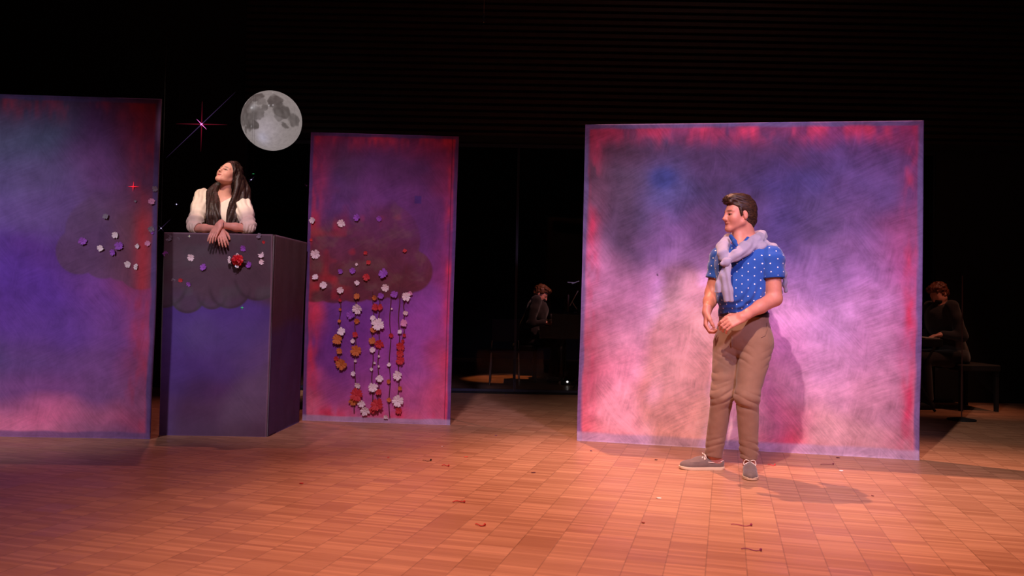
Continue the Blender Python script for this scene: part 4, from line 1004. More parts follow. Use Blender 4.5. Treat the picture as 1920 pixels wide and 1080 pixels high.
# boat shoes
def shoe(an, D, L=.300):
    D = Vector(D).normalized(); S = UP.cross(D); o = Vector((an.x, an.y, 0)) - D*.075
    g = lambda a, b, c: o + D*a + S*b + UP*c
    xs_ = np.interp(np.linspace(0, 1, 33)**1.0, [0, .02, .1, .27, .43, .63, .78, .9, .97, 1], [0, .004, .03, .08, .13, .19, .235, .272, .294, .302])
    out = [(float(x), float(np.sqrt(max(0, np.interp(x, [0, .03, .08, .13, .19, .235, .302], [.036, .037, .036, .037, .046, .048, .044])**2*(1-max(0, (x-.215)/.087)**2.4)*(1-max(0, (.03-x)/.03)**2.2))))) for x in xs_]
    ring = [(a*L/.302, b) for a, b in out] + [(a*L/.302, -b) for a, b in out[-2:0:-1]]
    V = []; F = []; n = len(ring)
    for z, k in ((0, .97), (.004, 1.0), (.016, 1.02), (.019, 1.0)):
        for a, b in ring: V.append(g((a-L/2)*k+L/2, b*k, z + .004*sstep(.24, .30, a)))
    for i in range(3):
        for k in range(n): F.append((i*n+k, i*n+(k+1) % n, (i+1)*n+(k+1) % n, (i+1)*n+k))
    F.append(tuple(range(n))[::-1]); F.append(tuple(3*n+k for k in range(n)))
    lo = o - Vector((.34, .34, .01)); hi = o + Vector((.34, .34, .16))
    sf = Field(tuple(lo), tuple(hi), .0040); R = [A(D), A(S), A(UP)]
    sf.ell(g(.045, 0, .040), R, (.045, .036, .042), .02).ell(g(.12, 0, .036), R, (.075, .036, .040), .03).ell(g(.215, 0, .028), R, (.080, .044, .034), .03).ell(g(.150, 0, .050), R, (.055, .032, .032), .03)
    sf.ell(g(.065, 0, .098), R, (.062, .030, .042), .006, 'sub').plane((0, 0, .015), (0, 0, -1), .002)
    # raised moccasin seam round the toe
    seam = [g(.13, .030, .060), g(.18, .036, .052), (g(.235, .030, .047)), g(.262, 0, .043), g(.235, -.030, .047), g(.18, -.036, .052), g(.13, -.030, .060)]
    sf.path([A(x) for x in seam], .0052, .003)
    Vs, Fs = sf.mesh(0)
    sh = mesh_obj('boat_shoe', Vs, Fs, M_suede, man); mesh_obj('rubber_sole', V, F, M_sole, sh, smooth=False)
    lb = MB()
    for sg in (-1, 1):
        lb.tube([g(.137+.004*math.sin(t*.9), sg*(.001+.036*math.sin(math.pi*t/12)**.9), .084+.017*math.sin(2*math.pi*t/12+.5)*(1 if t < 9 else .6)) for t in range(13)], .0030, 6)
        lb.tube([g(.137, 0, .084), g(.152, sg*.020, .080), g(.166, sg*.034, .060)], .0028, 6)
    lb.tube([g(.165, -.020, .073), g(.160, .020, .074)], .003, 6).tube([g(.150, -.020, .079), g(.147, .020, .080)], .003, 6)
    lb.build('bow_lace', M_lace, sh, smooth=True)
    for sg in (-1, 1):
        sl = MB(); sl.tube([g(.120, sg*.0370, .052), g(.100, sg*.0385, .050), g(.078, sg*.0385, .048)], .0026, 6).tube([g(.055, sg*.0385, .050), g(.030, sg*.0340, .056), g(.012, sg*.024, .060)], .0026, 6)
        sl.build('side_lace', M_lace, sh, smooth=True)
shoe(AN_R, (-1, -.07, 0)); shoe(AN_L, (-.24, -1, 0), .29)

# ---------------------------------------------------------------- the woman on the balcony
Q = at
WFc = Vector((-.35, -.93, 0)).normalized(); WL = UP.cross(WFc); RW = [A(WFc), A(WL), A(UP)]
wHC = Q(428, 328, 6.42); wF, wU, wS = Vector((-.27, -.84, .47)), Vector((.30, .30, .90)), .865
woman = empty('person', Vector((Q(418, 400, 6.5).x, 6.62, RISER)), 'woman with long dark hair gazing up, leaning folded arms on the balcony box', 'person')
aR, aL = Q(384, 372, 6.50), Q(453, 388, 6.44)
zf = zt + .036
def onz(px, Y, z): v = at(px, 400, Y); return Vector((v.x, Y, z))
eR, eL = onz(364, 6.30, zf+.010), onz(467, 6.28, zf+.008)
wR, wL = onz(412, 6.165, zf-.004), onz(412, 6.145, zf+.026)
CHw, BEw, PEw = Q(417, 405, 6.48), Vector((Q(420, 400, 6.58).x, 6.58, 1.55)), Vector((woman.location.x, 6.64, 1.38))
NBw = Q(419, 374, 6.46)
fd = Field((woman.location.x-.34, 5.98, RISER), (woman.location.x+.36, 6.84, 2.30), .0043)
p_, fr_, c0_ = head_field(fd, wHC, wF, wU, wS, True)
fd.cap(A(p_(-.030, 0, -.045)), NBw, .046, .050, .02).cap(NBw, CHw, .052, .08, .04)
fd.cap(aR, aL, .045, .045, .04).ell(CHw, RW, (.095, .135, .13), .05).ell(BEw, RW, (.085, .115, .15), .06).ell(PEw, RW, (.10, .15, .12), .06)
for a, e, wr in ((aR, eR, wR), (aL, eL, wL)):
    fd.cap(a, e, .040, .036, .03).cap(e, e.lerp(wr, .45), .035, .032, .02).cap(e.lerp(wr, .45), wr, .032, .021, .02)
hand(fd, wL, (-.30, -.48, -.85), (.2, .85, -.4), (-1, .0, .3), .88, (.35, .4, .4, .35), .2)
hand(fd, wR, (.42, -.45, -.85), (-.2, .85, -.4), (1, .0, .3), .88, (.5, .55, .5, .5), .2)
for sg in (-1, 1):
    h = PEw + WL*sg*.08; kn_ = Vector((h.x, 6.60, 1.02)); an = Vector((h.x, 6.66, RISER+.08))
    fd.cap(h, kn_, .08, .055, .04).cap(kn_, an, .05, .035, .02).cap(an-UP*.04, an+Vector((0, -.14, -.055)), .033, .022, .02)
V, F = fd.mesh(2); c = np.tile(lin((232, 172, 148)), (len(V), 1)); c = mixc(c, (216, 146, 126), (vnoise(V*28, 7)*.5+.5)*.3)
c = head_paint(V, c, c0_, fr_, wS, None, (196, 66, 76), (60, 36, 28), 1.0); mesh_obj('body', V, F, M_skin, woman, col=c)
eyes(woman, p_, fr_, wS, (-.40, -.75, .55))
# long wavy hair
f, s, u = fr_; R3 = [f, s, u]; q = lambda a, b, c: c0_ + (f*a+s*b+u*c)*wS
hd = Field((wHC.x-.30, 6.10, zt+.02), (wHC.x+.26, 6.72, wHC.z+.19), .0034)
hd.ell(q(-.030, 0, .050), R3, A((.114, .087, .098))*wS, .01).ell(q(-.070, 0, -.02), R3, A((.072, .080, .09))*wS, .03)
hd.ell(q(.096, -.004, -.014), R3, A((.098, .066, .106))*wS, .010, 'sub')
hd.ell(q(.02, 0, -.12), R3, A((.09, .12, .075))*wS, .008, 'sub')
sV = 1 if (s[0] > 0) else -1          # side that faces the right of the photograph
def lock(a, b, c, way, r0, r1, seed):
    rr = random.Random(seed); pts = [q(a, b, c)] + [A(w_) + A((rr.uniform(-.008, .008), rr.uniform(-.012, .012), rr.uniform(-.01, .01))) for w_ in way]
    fine = []
    for i in range(len(pts)-1):
        for t in range(6): fine.append(pts[i]+(pts[i+1]-pts[i])*t/5)
    fine.append(pts[-1]); fine = [A(v) for v in fine]
    sm = list(fine)
    for _ in range(3): sm = [sm[0]] + [(sm[i-1]+2*sm[i]+sm[i+1])/4 for i in range(1, len(sm)-1)] + [sm[-1]]
    n = len(sm); ph = rr.uniform(0, 6); sm = [v + A((math.sin(i*.42+ph), .6*math.cos(i*.38+ph), 0))*.006*min(1, i/6) for i, v in enumerate(sm)]
    rad = [(r0+(r1-r0)*(i/(n-1))**2)*(.5+.5*min(1, i/9)) for i in range(n)]; hd.path(sm, rad, .0045)
for k in range(15):     # curtain on the right of the photograph, from the parting past the ear to the chest
    t = k/14
    lock(-.01-.07*t, sV*(.050+.018*math.sin(t*3)), .098-.05*t, [Q(447+9*t, 330+4*t, 6.40+.10*t), Q(444+19*t, 352, 6.37+.11*t), Q(433+32*t, 380, 6.35+.09*t), Q(428+32*t, 404, 6.33+.08*t), Q(425+26*t, 424, 6.33+.05*t)], .019, .011, k)
for k in range(11):     # curtain on the left of the photograph, behind the jaw and down over the blouse
    t = k/10
    lock(-.03-.05*t, -sV*(.055), .03-.04*t, [Q(412-6*t, 346, 6.50), Q(405-11*t, 361, 6.44), Q(408-17*t, 384, 6.36), Q(411-20*t, 406, 6.33), Q(411-18*t, 424, 6.33)], .019, .011, 40+k)
for k in range(8):      # down the back
    t = k/7
    lock(-.10, (t-.5)*.12, .04, [Q(412+36*t, 350, 6.56), Q(410+38*t, 390, 6.60), Q(412+34*t, 424, 6.62)], .024, .012, 80+k)
for k in range(9):      # top, combed back from a side parting
    b0 = (-.045+.011*k); top = lambda f_, s_: .050 + .096*math.sqrt(max(.02, 1-(s_/.087)**2-((f_+.030)/.114)**2)); lock(.045, sV*b0, top(.045, b0), [q(.01, sV*(b0*1.2+.006), top(.01, b0*1.2+.006)), q(-.06, sV*(b0*1.4+.006), top(-.06, b0*1.4+.006)-.004)], .009, .010, 120+k)
for k in range(6):      # framing the temple by the visible cheek
    lock(.060-.008*k, sV*.055, .100, [q(.050-.008*k, sV*.072, .055), q(.020-.008*k, sV*.084, .015), q(-.030-.006*k, sV*.088, -.03)], .0085, .008, 140+k)
V, F = hd.mesh(1); V = hair_strand_displace(V, F, A(UP), .0025, 75, 6)
mesh_obj('hair', V, F, hair_mat('long_dark_hair', (22, 13, 11), (66, 42, 33), .5, (210, 210, 16)), woman)
# puff-sleeved cream blouse
M_cream = mat('cream_cotton', (238, 220, 198), .85, noise=.05, nscale=30, bump=.2, bscale=300, sheen=.2)
sd = Field((woman.location.x-.36, 6.10, zt-.25), (woman.location.x+.38, 6.84, 2.10), .0045)
sd.ell(CHw, RW, (.108, .150, .145), .05).ell(BEw, RW, (.097, .128, .17), .06).cap(aR, aL, .056, .056, .04)
for a, e in ((aR, eR), (aL, eL)):
    out_ = Vector((-1 if a is aR else 1, 0, 0)); m1 = a.lerp(e, .30) + out_*.012
    sd.ell(a + out_*.012+UP*.012, [A((1,0,0)), A((0,1,0)), A((0,0,1))], (.062, .068, .066), .03)
    sd.cap(a+out_*.008, m1, .066, .064, .03).cap(m1, a.lerp(e, .80)+out_*.006, .062, .056, .03).cap(a.lerp(e, .80)+out_*.006, e+UP*.012, .058, .050, .02)
sd.ell(NBw+WFc*.125+UP*-.11, RW, (.085, .042, .185), .006, 'sub').cap(NBw-UP*.02, NBw+UP*.10, .056, .06, .006, op='sub')
sd.plane((0, 0, zt+.004), (0, 0, -1), .003, within=((eR.x+.05, 6.19, zt-.02), .16)) ; sd.plane((0, 0, zt+.004), (0, 0, -1), .003, within=((eL.x-.03, 6.19, zt-.02), .16))
V, F = sd.mesh(2); Nn = normals(V, F)
dis = 0
for a, e in ((aR, eR), (aL, eL)):
    ax = (e-a).normalized(); o1 = Vector((0, 0, 1)); o1 = (o1-ax*o1.dot(ax)).normalized(); o2 = ax.cross(o1)
    r = V-A(a); th = np.arctan2(r@A(o1), r@A(o2)); t = r@A(ax); L_ = (e-a).length; dd = segd(V, a, e)
    wgt = (dd < .10)*np.exp(-((dd-.065)/.03)**2)
    dis = dis + wgt*(.0070*np.sin(th*9+2*vnoise(V*12, 2))*(np.exp(-((t)/.09)**2)*.8+.1) + .0065*np.sin(t*95+th*1.2+2*vnoise(V*9, 5))*sstep(.35*L_, .8*L_, t))
V = V + Nn*(dis+.002*vnoise(V*30, 1))[:, None]
bl = mesh_obj('blouse', V, F, M_cream, woman)
for (e, wr) in ((eR, wR), (eL, wL)):      # rolled cuffs just above the elbows' bend
    kd = Field(tuple(A(e)-.13), tuple(A(e)+.13), .004); d_ = (wr-e).normalized()
    kd.cap(e - d_*.002+UP*.012, e + d_*.030+UP*.006, .050, .049, .01).cap(e + d_*.020, e + d_*.09, .040, .036, .004, op='sub')
    kd.plane((0, 0, zt+.004), (0, 0, -1), .003)
    V, F = kd.mesh(1); Nn = normals(V, F); V = V+Nn*(.003*np.sin((V@A(d_))*240+2*vnoise(V*20, 3)))[:, None]; mesh_obj('cuff', V, F, M_cream, bl)
# dark skirt, bracelet, earring
kd = Field((woman.location.x-.34, 6.36, RISER+.1), (woman.location.x+.34, 6.95, 1.60), .009)
kd.cap(BEw-UP*.06, PEw, .115, .155, .04).cap(PEw, Vector((PEw.x, 6.66, .86)), .155, .23, .05).plane((0, 0, .84), (0, 0, -1), .003)
V, F = kd.mesh(2); th = np.arctan2(V[:, 0]-PEw.x, V[:, 1]-6.65); Nn = normals(V, F); V = V+Nn*(.010*np.sin(th*14)*sstep(1.4, .9, V[:, 2]))[:, None]
mesh_obj('skirt', V, F, mat('dark_wool', (40, 26, 34), .9), woman)
c_ = wL.lerp(eL, .10); ax = (eL-wL).normalized(); q1 = ax.to_track_quat('Z', 'Y')
MB().tube([c_ + q1 @ Vector((math.cos(k*math.pi/10)*.026, math.sin(k*math.pi/10)*.026, 0)) for k in range(21)], .0032, 6).build('bracelet', mat('braided_cord', (70, 40, 50), .6), woman, smooth=True)
c_ = Vector(p_(-.005, sV*.080, -.042)); q1 = Vector(s).to_track_quat('Z', 'Y')
MB().tube([c_ + q1 @ Vector((math.cos(k*math.pi/7)*.009, math.sin(k*math.pi/7)*.009, 0)) for k in range(15)], .0018, 5).build('earring', mat('silver_ring', (230, 226, 230), .2, metal=1), woman, smooth=True)

# ================================================================ MOON, STARS, ROSE
def moon_mat():
    m = bpy.data.materials.new('moon_surface'); m.use_nodes = True; nt = m.node_tree; b = nt.nodes['Principled BSDF']
    tc = N(nt, 'ShaderNodeTexCoord'); a = N(nt, 'ShaderNodeVertexColor'); a.layer_name = 'paint'
    n = N(nt, 'ShaderNodeTexNoise'); n.inputs['Scale'].default_value = 22; n.inputs['Detail'].default_value = 8; n.inputs['Roughness'].default_value = .7; nt.links.new(tc.outputs['Object'], n.inputs['Vector'])
    vo = N(nt, 'ShaderNodeTexVoronoi'); vo.inputs['Scale'].default_value = 30; nt.links.new(tc.outputs['Object'], vo.inputs['Vector'])
    k = math_n(nt, 'ADD', .62, math_n(nt, 'ADD', math_n(nt, 'MULTIPLY', n.outputs['Fac'], .65), math_n(nt, 'MULTIPLY', vo.outputs['Distance'], .14)))
    vm = N(nt, 'ShaderNodeVectorMath', operation='SCALE'); nt.links.new(a.outputs[0], vm.inputs[0]); nt.links.new(k, vm.inputs['Scale'])
    b.inputs['Base Color'].default_value = (.02, .02, .02, 1); nt.links.new(vm.outputs[0], b.inputs['Emission Color']); b.inputs['Emission Strength'].default_value = .74; b.inputs['Roughness'].default_value = 1
    return m
MY = 8.2; mc = at(509.5, 226.5, MY); mr = 55.5*MY/FPX
moon = empty('moon', mc, 'large grey glowing full moon hanging above the woman', 'moon')
V = []; F = []; nr, ns = 90, 180
for i in range(nr+1):
    t = math.pi*i/nr
    for k in range(ns): a = 2*math.pi*k/ns; V.append((math.sin(t)*math.cos(a), -math.cos(t), math.sin(t)*math.sin(a)))
V = np.array(V)
for i in range(nr):
    for k in range(ns): F.append((i*ns+k, i*ns+(k+1) % ns, (i+1)*ns+(k+1) % ns, (i+1)*ns+k))
F = np.array(F)
# the seas and the bright ray craters, as on the full disc
X, Z, Yf = V[:, 0], V[:, 2], V[:, 1]
wx = X + .07*vnoise(V*4+3, 2) + .035*vnoise(V*11, 3); wz = Z + .07*vnoise(V*4+9, 4) + .035*vnoise(V*11+5, 5)
mare = np.zeros(len(V))
for (x, z, rx, rz, s_) in [(-.34,.62,.30,.20,1),(-.58,.38,.22,.20,.9),(.32,.50,.20,.22,1),(.24,.66,.1,.1,.7),(.56,.14,.24,.22,1),(-.74,-.02,.20,.32,.9),(-.40,.10,.30,.22,.7),(-.18,.02,.22,.18,.8),(-.34,-.32,.24,.20,1),(-.52,-.12,.2,.2,.9),(-.62,-.42,.10,.08,1),(.84,-.06,.12,.22,.9),(.62,-.30,.10,.09,.8),(.04,.22,.14,.12,.7),(.45,.32,.14,.14,.9),(-.1,.40,.16,.10,.5),(-.44,-.52,.08,.07,.7),(.46,-.10,.10,.12,.6)]:
    d = ((wx-x)/rx)**2+((wz-z)/rz)**2; mare = np.maximum(mare, s_*sstep(1.25, .75, d))
c = np.tile(lin((152, 140, 138)), (len(V), 1)); c = mixc(c, (180, 166, 172), np.exp(-((X-.05)/.42)**2-((Z+.45)/.42)**2)); c = mixc(c, (190, 180, 196), np.exp(-((X+.08)/.18)**2-((Z+.72)/.16)**2)*.9)
c = mixc(c, (88, 78, 76), np.clip(mare*(.92+.25*vnoise(V*9, 6)), 0, 1)*.92)
for (x, z, r, s_) in [(-.40,.22,.035,.9),(.18,.30,.02,.9),(.30,.32,.02,.8),(-.75,.46,.025,.7),(-.33,.25,.11,.35),(-.42,-.38,.02,.5),(.18,.82,.02,.4)]:
    c = mixc(c, (226, 218, 222), s_*np.exp(-(((X-x)**2+(Z-z)**2)/r**2)))
ob = mesh_obj('moon_globe', V*mr+np.array(mc), F, moon_mat(), moon, col=c)
MB().tube([mc+UP_ for UP_ in (Vector((0, 0, mr*.98)), Vector((0, 0, 8.95-mc.z)))], .0015, 4).build('hanging_wire', M_black, moon)

def emit_mat(name, c, s):
    m = bpy.data.materials.new(name); m.use_nodes = True; b = m.node_tree.nodes['Principled BSDF']
    b.inputs['Base Color'].default_value = (0, 0, 0, 1); b.inputs['Emission Color'].default_value = lin4(c); b.inputs['Emission Strength'].default_value = s; return m
M_pink = emit_mat('pink_flare_glow', (255, 120, 220), 2.2); M_ray = emit_mat('crimson_ray', (120, 14, 40), .55); M_lil = emit_mat('violet_ray', (100, 70, 130), .30)
M_wht = emit_mat('white_spark', (225, 220, 255), 1.3); M_redsp = emit_mat('red_spark', (255, 30, 50), 1.2); M_grn = emit_mat('green_spark', (60, 210, 120), .9)
def star(label, px, py, Y, core, rays, cm, loc=None, hang=True):  # overlaid flare sparkles, added as solid glowing bodies
    c = loc or at(px, py, Y); s = empty('flare_spark', c, label, 'star')
    b = MB().lathe([(core*.1, -core), (core*.7, -core*.7), (core, 0), (core*.7, core*.7), (core*.1, core)], c=c, n=10); b.build('glowing_core', cm, s, smooth=True)
    for (ang, L1, L2, r, m) in rays:
        d = Vector((math.cos(math.radians(ang)), 0, math.sin(math.radians(ang)))); b = MB()
        b.tube([c-d*L2, c-d*L2*.5, c, c+d*L1*.5, c+d*L1], [r*.05, r*.45, r, r*.45, r*.05], 6); b.build('ray', m, s, smooth=True)
    if hang: MB().tube([c, Vector((c.x, c.y, 8.95))], .0008, 3).build('hanging_wire', M_black, s)
k = 7.6/FPX
star('bright pink star with long thin rays left of the moon', 378, 233, 7.6, .010, [(0, 48*k, 48*k, .006, M_ray), (90, 46*k, 52*k, .006, M_ray), (45, 88*k, 92*k, .0045, M_lil), (-45, 14*k, 14*k, .003, M_pink), (45, 10*k, 10*k, .006, M_pink)], M_pink)
k = 6.0/FPX
star('white four-rayed spark at the upper left corner of the balcony box', 302, 428, 5.9, .004, [(45, 26*k, 12*k, .0014, M_lil), (-45, 8*k, 8*k, .0014, M_lil)], M_wht)
star('faint white spark between the left flat and the woman', 331, 383, 6.9, .005, [(0, 5*k, 5*k, .002, M_lil), (90, 5*k, 5*k, .002, M_lil)], M_wht)
star('small pale spark just right of the woman\'s hair', 471, 337, 7.2, .005, [(0, 6*k, 6*k, .002, M_lil), (45, 10*k, 8*k, .002, M_lil)], M_wht)
star('tiny green-white spark above the one beside the hair', 475, 326, 7.25, .003, [(0, 3*k, 3*k, .002, M_grn)], M_grn)
star('red four-rayed spark on the left flat', 252, 350.5, 0, .006, [(0, 11*k, 10*k, .0028, M_redsp), (85, 10*k, 9*k, .0028, M_redsp)], M_redsp, loc=on_plane(252, 350.5, lBL, lBR)+lN*.02, hang=False)
star('small green spark low on the front of the balcony box', 455, 577, 0, .004, [(0, 4*k, 4*k, .002, M_grn), (90, 4*k, 4*k, .002, M_grn)], M_grn, loc=on_plane(455, 577, bFL, bFR)+bN*.014, hang=False)
k = 6.1/FPX
for (x, y, m, lab) in [(397, 439, 'y', 'yellowish glint at the woman\'s left-hand fingertips on the box edge'), (356, 443, 'y', 'tiny yellow glint on the box just below its top edge'), (448, 500, 'w', 'tiny white glint under the red rose')]:
    star(lab, x, y, 0, .004, [(0, 3*k, 3*k, .0015, M_wht), (90, 3*k, 3*k, .0015, M_wht)], M_wht if m == 'w' else emit_mat('yellow_spark', (230, 210, 90), .8), loc=on_plane(x, y, bFL, bFR)+bN*(.075 if y > 490 else .012 if x < 380 else .02), hang=False)

# red rose with white petals and dark leaves, hung on the front of the box
M_rose = mat('red_rose_petal', (206, 26, 40), .5, sss=.0, noise=.15); M_leaf = mat('dark_leaf', (40, 24, 24), .6); M_whp = mat('white_bud', (225, 215, 215), .7)
rc = on_plane(449, 488, bFL, bFR) + bN*.045; rose = empty('rose', rc, 'open red rose with dark leaves fixed to the front of the balcony box', 'flower')
def petal(c, yaw, tilt, L, Wd, cup):
    V = []; F = []; nu, nv = 7, 7
    for i in range(nu):
        for j in range(nv):
            s_ = i/(nu-1); t = (j/(nv-1)-.5)*2; w_ = Wd*math.sin(math.pi*(.12+.80*s_))**.6
            x = t*w_; z = s_*L; y = -cup*(1-(t*t))*math.sin(s_*2.4) + cup*.9*s_*s_
            V.append(Vector((x, y, z)))
    M_ = Matrix.Translation(c) @ Matrix.Rotation(yaw, 4, 'Y') @ Matrix.Rotation(tilt, 4, 'X')
    for i in range(nu-1):
        for j in range(nv-1): a = i*nv+j; F.append((a, a+1, a+nv+1, a+nv))
    n = len(V); V = [M_ @ v for v in V]; V += [v + Vector((0, .0012, 0)) for v in V]; F += [tuple(q+n for q in f[::-1]) for f in F]
    return V, F
b = MB(); rr = random.Random(3)
for ring, (cnt, tl, L, Wd) in enumerate([(7, .25, .048, .020), (6, .62, .040, .018), (5, .95, .032, .015), (4, 1.25, .026, .012)]):
    for i in range(cnt): V, F = petal(rc + Vector((0, -.012*ring, 0)), 2*math.pi*(i+.5*(ring % 2))/cnt, tl, L*rr.uniform(.9, 1.1), Wd, .008); b.add(V, F)
b.build('petals', M_rose, rose, smooth=True)
b = MB()
for i, a in enumerate((-1.9, -1.5, 1.6, 1.95, 2.9, 3.4)): V, F = petal(rc + Vector((0, .010, 0)), a, .05, .066, .010, .003); b.add(V, F)
b.build('leaves', M_leaf, rose, smooth=True)
for i, (dx, dz) in enumerate([(-.062, -.002), (-.060, .016), (-.058, -.018), (.004, -.052), (.0, .04)]):
    b = MB(); c = rc + Vector((dx, -.008, dz))
    for a in range(5): V, F = petal(c, a*1.256, .3, .012, .005, .002); b.add(V, F)
    b.build('bud', M_whp, rose, smooth=True)
MB().tube([rc+Vector((0, .01, 0)), rc+Vector((0, .041, -.004))], .003, 6).build('stem', M_leaf, rose)

# ================================================================ BEHIND THE SCENERY
M_lacq = mat('black_lacquer', (26, 18, 18), .18, coat=.4); M_brown = mat('dark_mahogany', (70, 40, 30), .3); M_keys = mat('ivory_keys', (220, 205, 190), .4); M_navy = mat('navy_vinyl', (30, 30, 78), .5)
M_steel = mat('chrome_stand', (190, 180, 180), .25, metal=1.0)
px0 = at(1030, 600, 11.2).x
pi_ = empty('grand_piano', Vector((px0+1.1, 11.2, 0)), 'dark grand piano behind the glass, keyboard towards the seated pianist', 'piano')
def prism(pts, z0, z1):
    V = [(x, y, z0) for x, y in pts] + [(x, y, z1) for x, y in pts]; n = len(pts); b = MB()
    return b.add(V, [tuple(range(n))[::-1], tuple(range(n, 2*n))] + [(i, (i+1) % n, (i+1) % n+n, i+n) for i in range(n)])
case = [(px0, 10.5), (px0, 11.95)] + [(px0+.25+1.9*t, 11.95-.62*sstep(.15, .85, t)) for t in np.linspace(0, 1, 14)] + [(px0+2.32, 11.15), (px0+2.36, 10.9), (px0+2.28, 10.62), (px0+2.1, 10.5)]
prism(case, .62, .94).build('case', M_lacq, pi_)
lid = [(px0+.42, 10.5)] + [(px0+.42, 11.95)] + case[3:]
prism(lid, .945, .97).build('lid', M_lacq, pi_)
kb = MB(); kb.box((px0-.16, 10.56, .62), (px0, 11.89, .70)); kb.box((px0-.16, 10.50, .62), (px0, 10.56, .78)); kb.box((px0-.16, 11.89, .62), (px0, 11.95, .78)); kb.build('key_bed', M_lacq, pi_)
kk = MB()
for i in range(52): y = 10.565+i*.0254; kk.box((px0-.155, y, .70), (px0-.005, y+.0238, .722))
kk.build('white_keys', M_keys, pi_)
kk = MB()
for i in range(51):
    if i % 7 in (0, 1, 3, 4, 5): y = 10.583+i*.0254; kk.box((px0-.10, y, .722), (px0-.005, y+.012, .734))
kk.build('black_keys', M_lacq, pi_)
MB().box((px0+.22, 10.75, .97), (px0+.24, 11.7, 1.20)).build('music_desk', M_brown, pi_)
for (x, y) in ((px0+.14, 10.66), (px0+.14, 11.8), (px0+2.05, 10.85)):
    b = MB().lathe([(.055, .62), (.06, .5), (.04, .42), (.035, .12), (.05, .09), (.03, .07)], c=(x, y, 0), n=14); l = b.build('leg', M_lacq, pi_, smooth=True)
    MB().lathe([(.03, -.01), (.034, 0), (.03, .01)], c=(x, y, .034), n=14, axis='y').build('caster', M_steel, l)
b = MB().box((px0+.20, 11.1, .10), (px0+.26, 11.36, .16)).tube([(px0+.23, 11.13, .16), (px0+.23, 11.16, .62)], .012, 6).tube([(px0+.23, 11.33, .16), (px0+.23, 11.30, .62)], .012, 6); b.build('pedal_lyre', M_lacq, pi_)
b = MB()
for y in (11.15, 11.23, 11.31): b.box((px0+.10, y-.012, .06), (px0+.24, y+.012, .075))
b.build('pedals', M_steel, pi_)

def bench(label, x, y, w, d, m):
    t = empty('piano_bench', (x, y, 0), label, 'bench'); MB().box((x-d/2, y-w/2, .43), (x+d/2, y+w/2, .50), bev=.012).build('seat', m, t)
    for sx in (-1, 1):
        for sy in (-1, 1): MB().box((x+sx*(d/2-.03)-.018, y+sy*(w/2-.04)-.018, 0), (x+sx*(d/2-.03)+.018, y+sy*(w/2-.04)+.018, .43)).build('leg', M_black, t)
bench('black bench under the pianist behind the glass', at(985, 600, 11.2).x, 11.25, .72, .34, M_black)
ch = empty('stacking_chair', at(948, 600, 10.6)*1, 'dark navy chair left of the pianist', 'chair'); cx = at(948, 600, 10.6).x; ch.location = (cx, 10.6, 0)
MB().box((cx-.20, 10.38, .43), (cx+.20, 10.80, .46), bev=.01).build('seat', M_navy, ch); MB().box((cx-.19, 10.80, .56), (cx+.19, 10.825, .86), bev=.008).build('backrest', M_navy, ch)
for sx in (-1, 1):
    MB().tube([(cx+sx*.19, 10.39, .01), (cx+sx*.18, 10.42, .43)], .011, 6).build('leg', M_steel, ch); MB().tube([(cx+sx*.19, 10.86, .01), (cx+sx*.18, 10.80, .45), (cx+sx*.17, 10.83, .84)], .011, 6).build('leg', M_steel, ch)

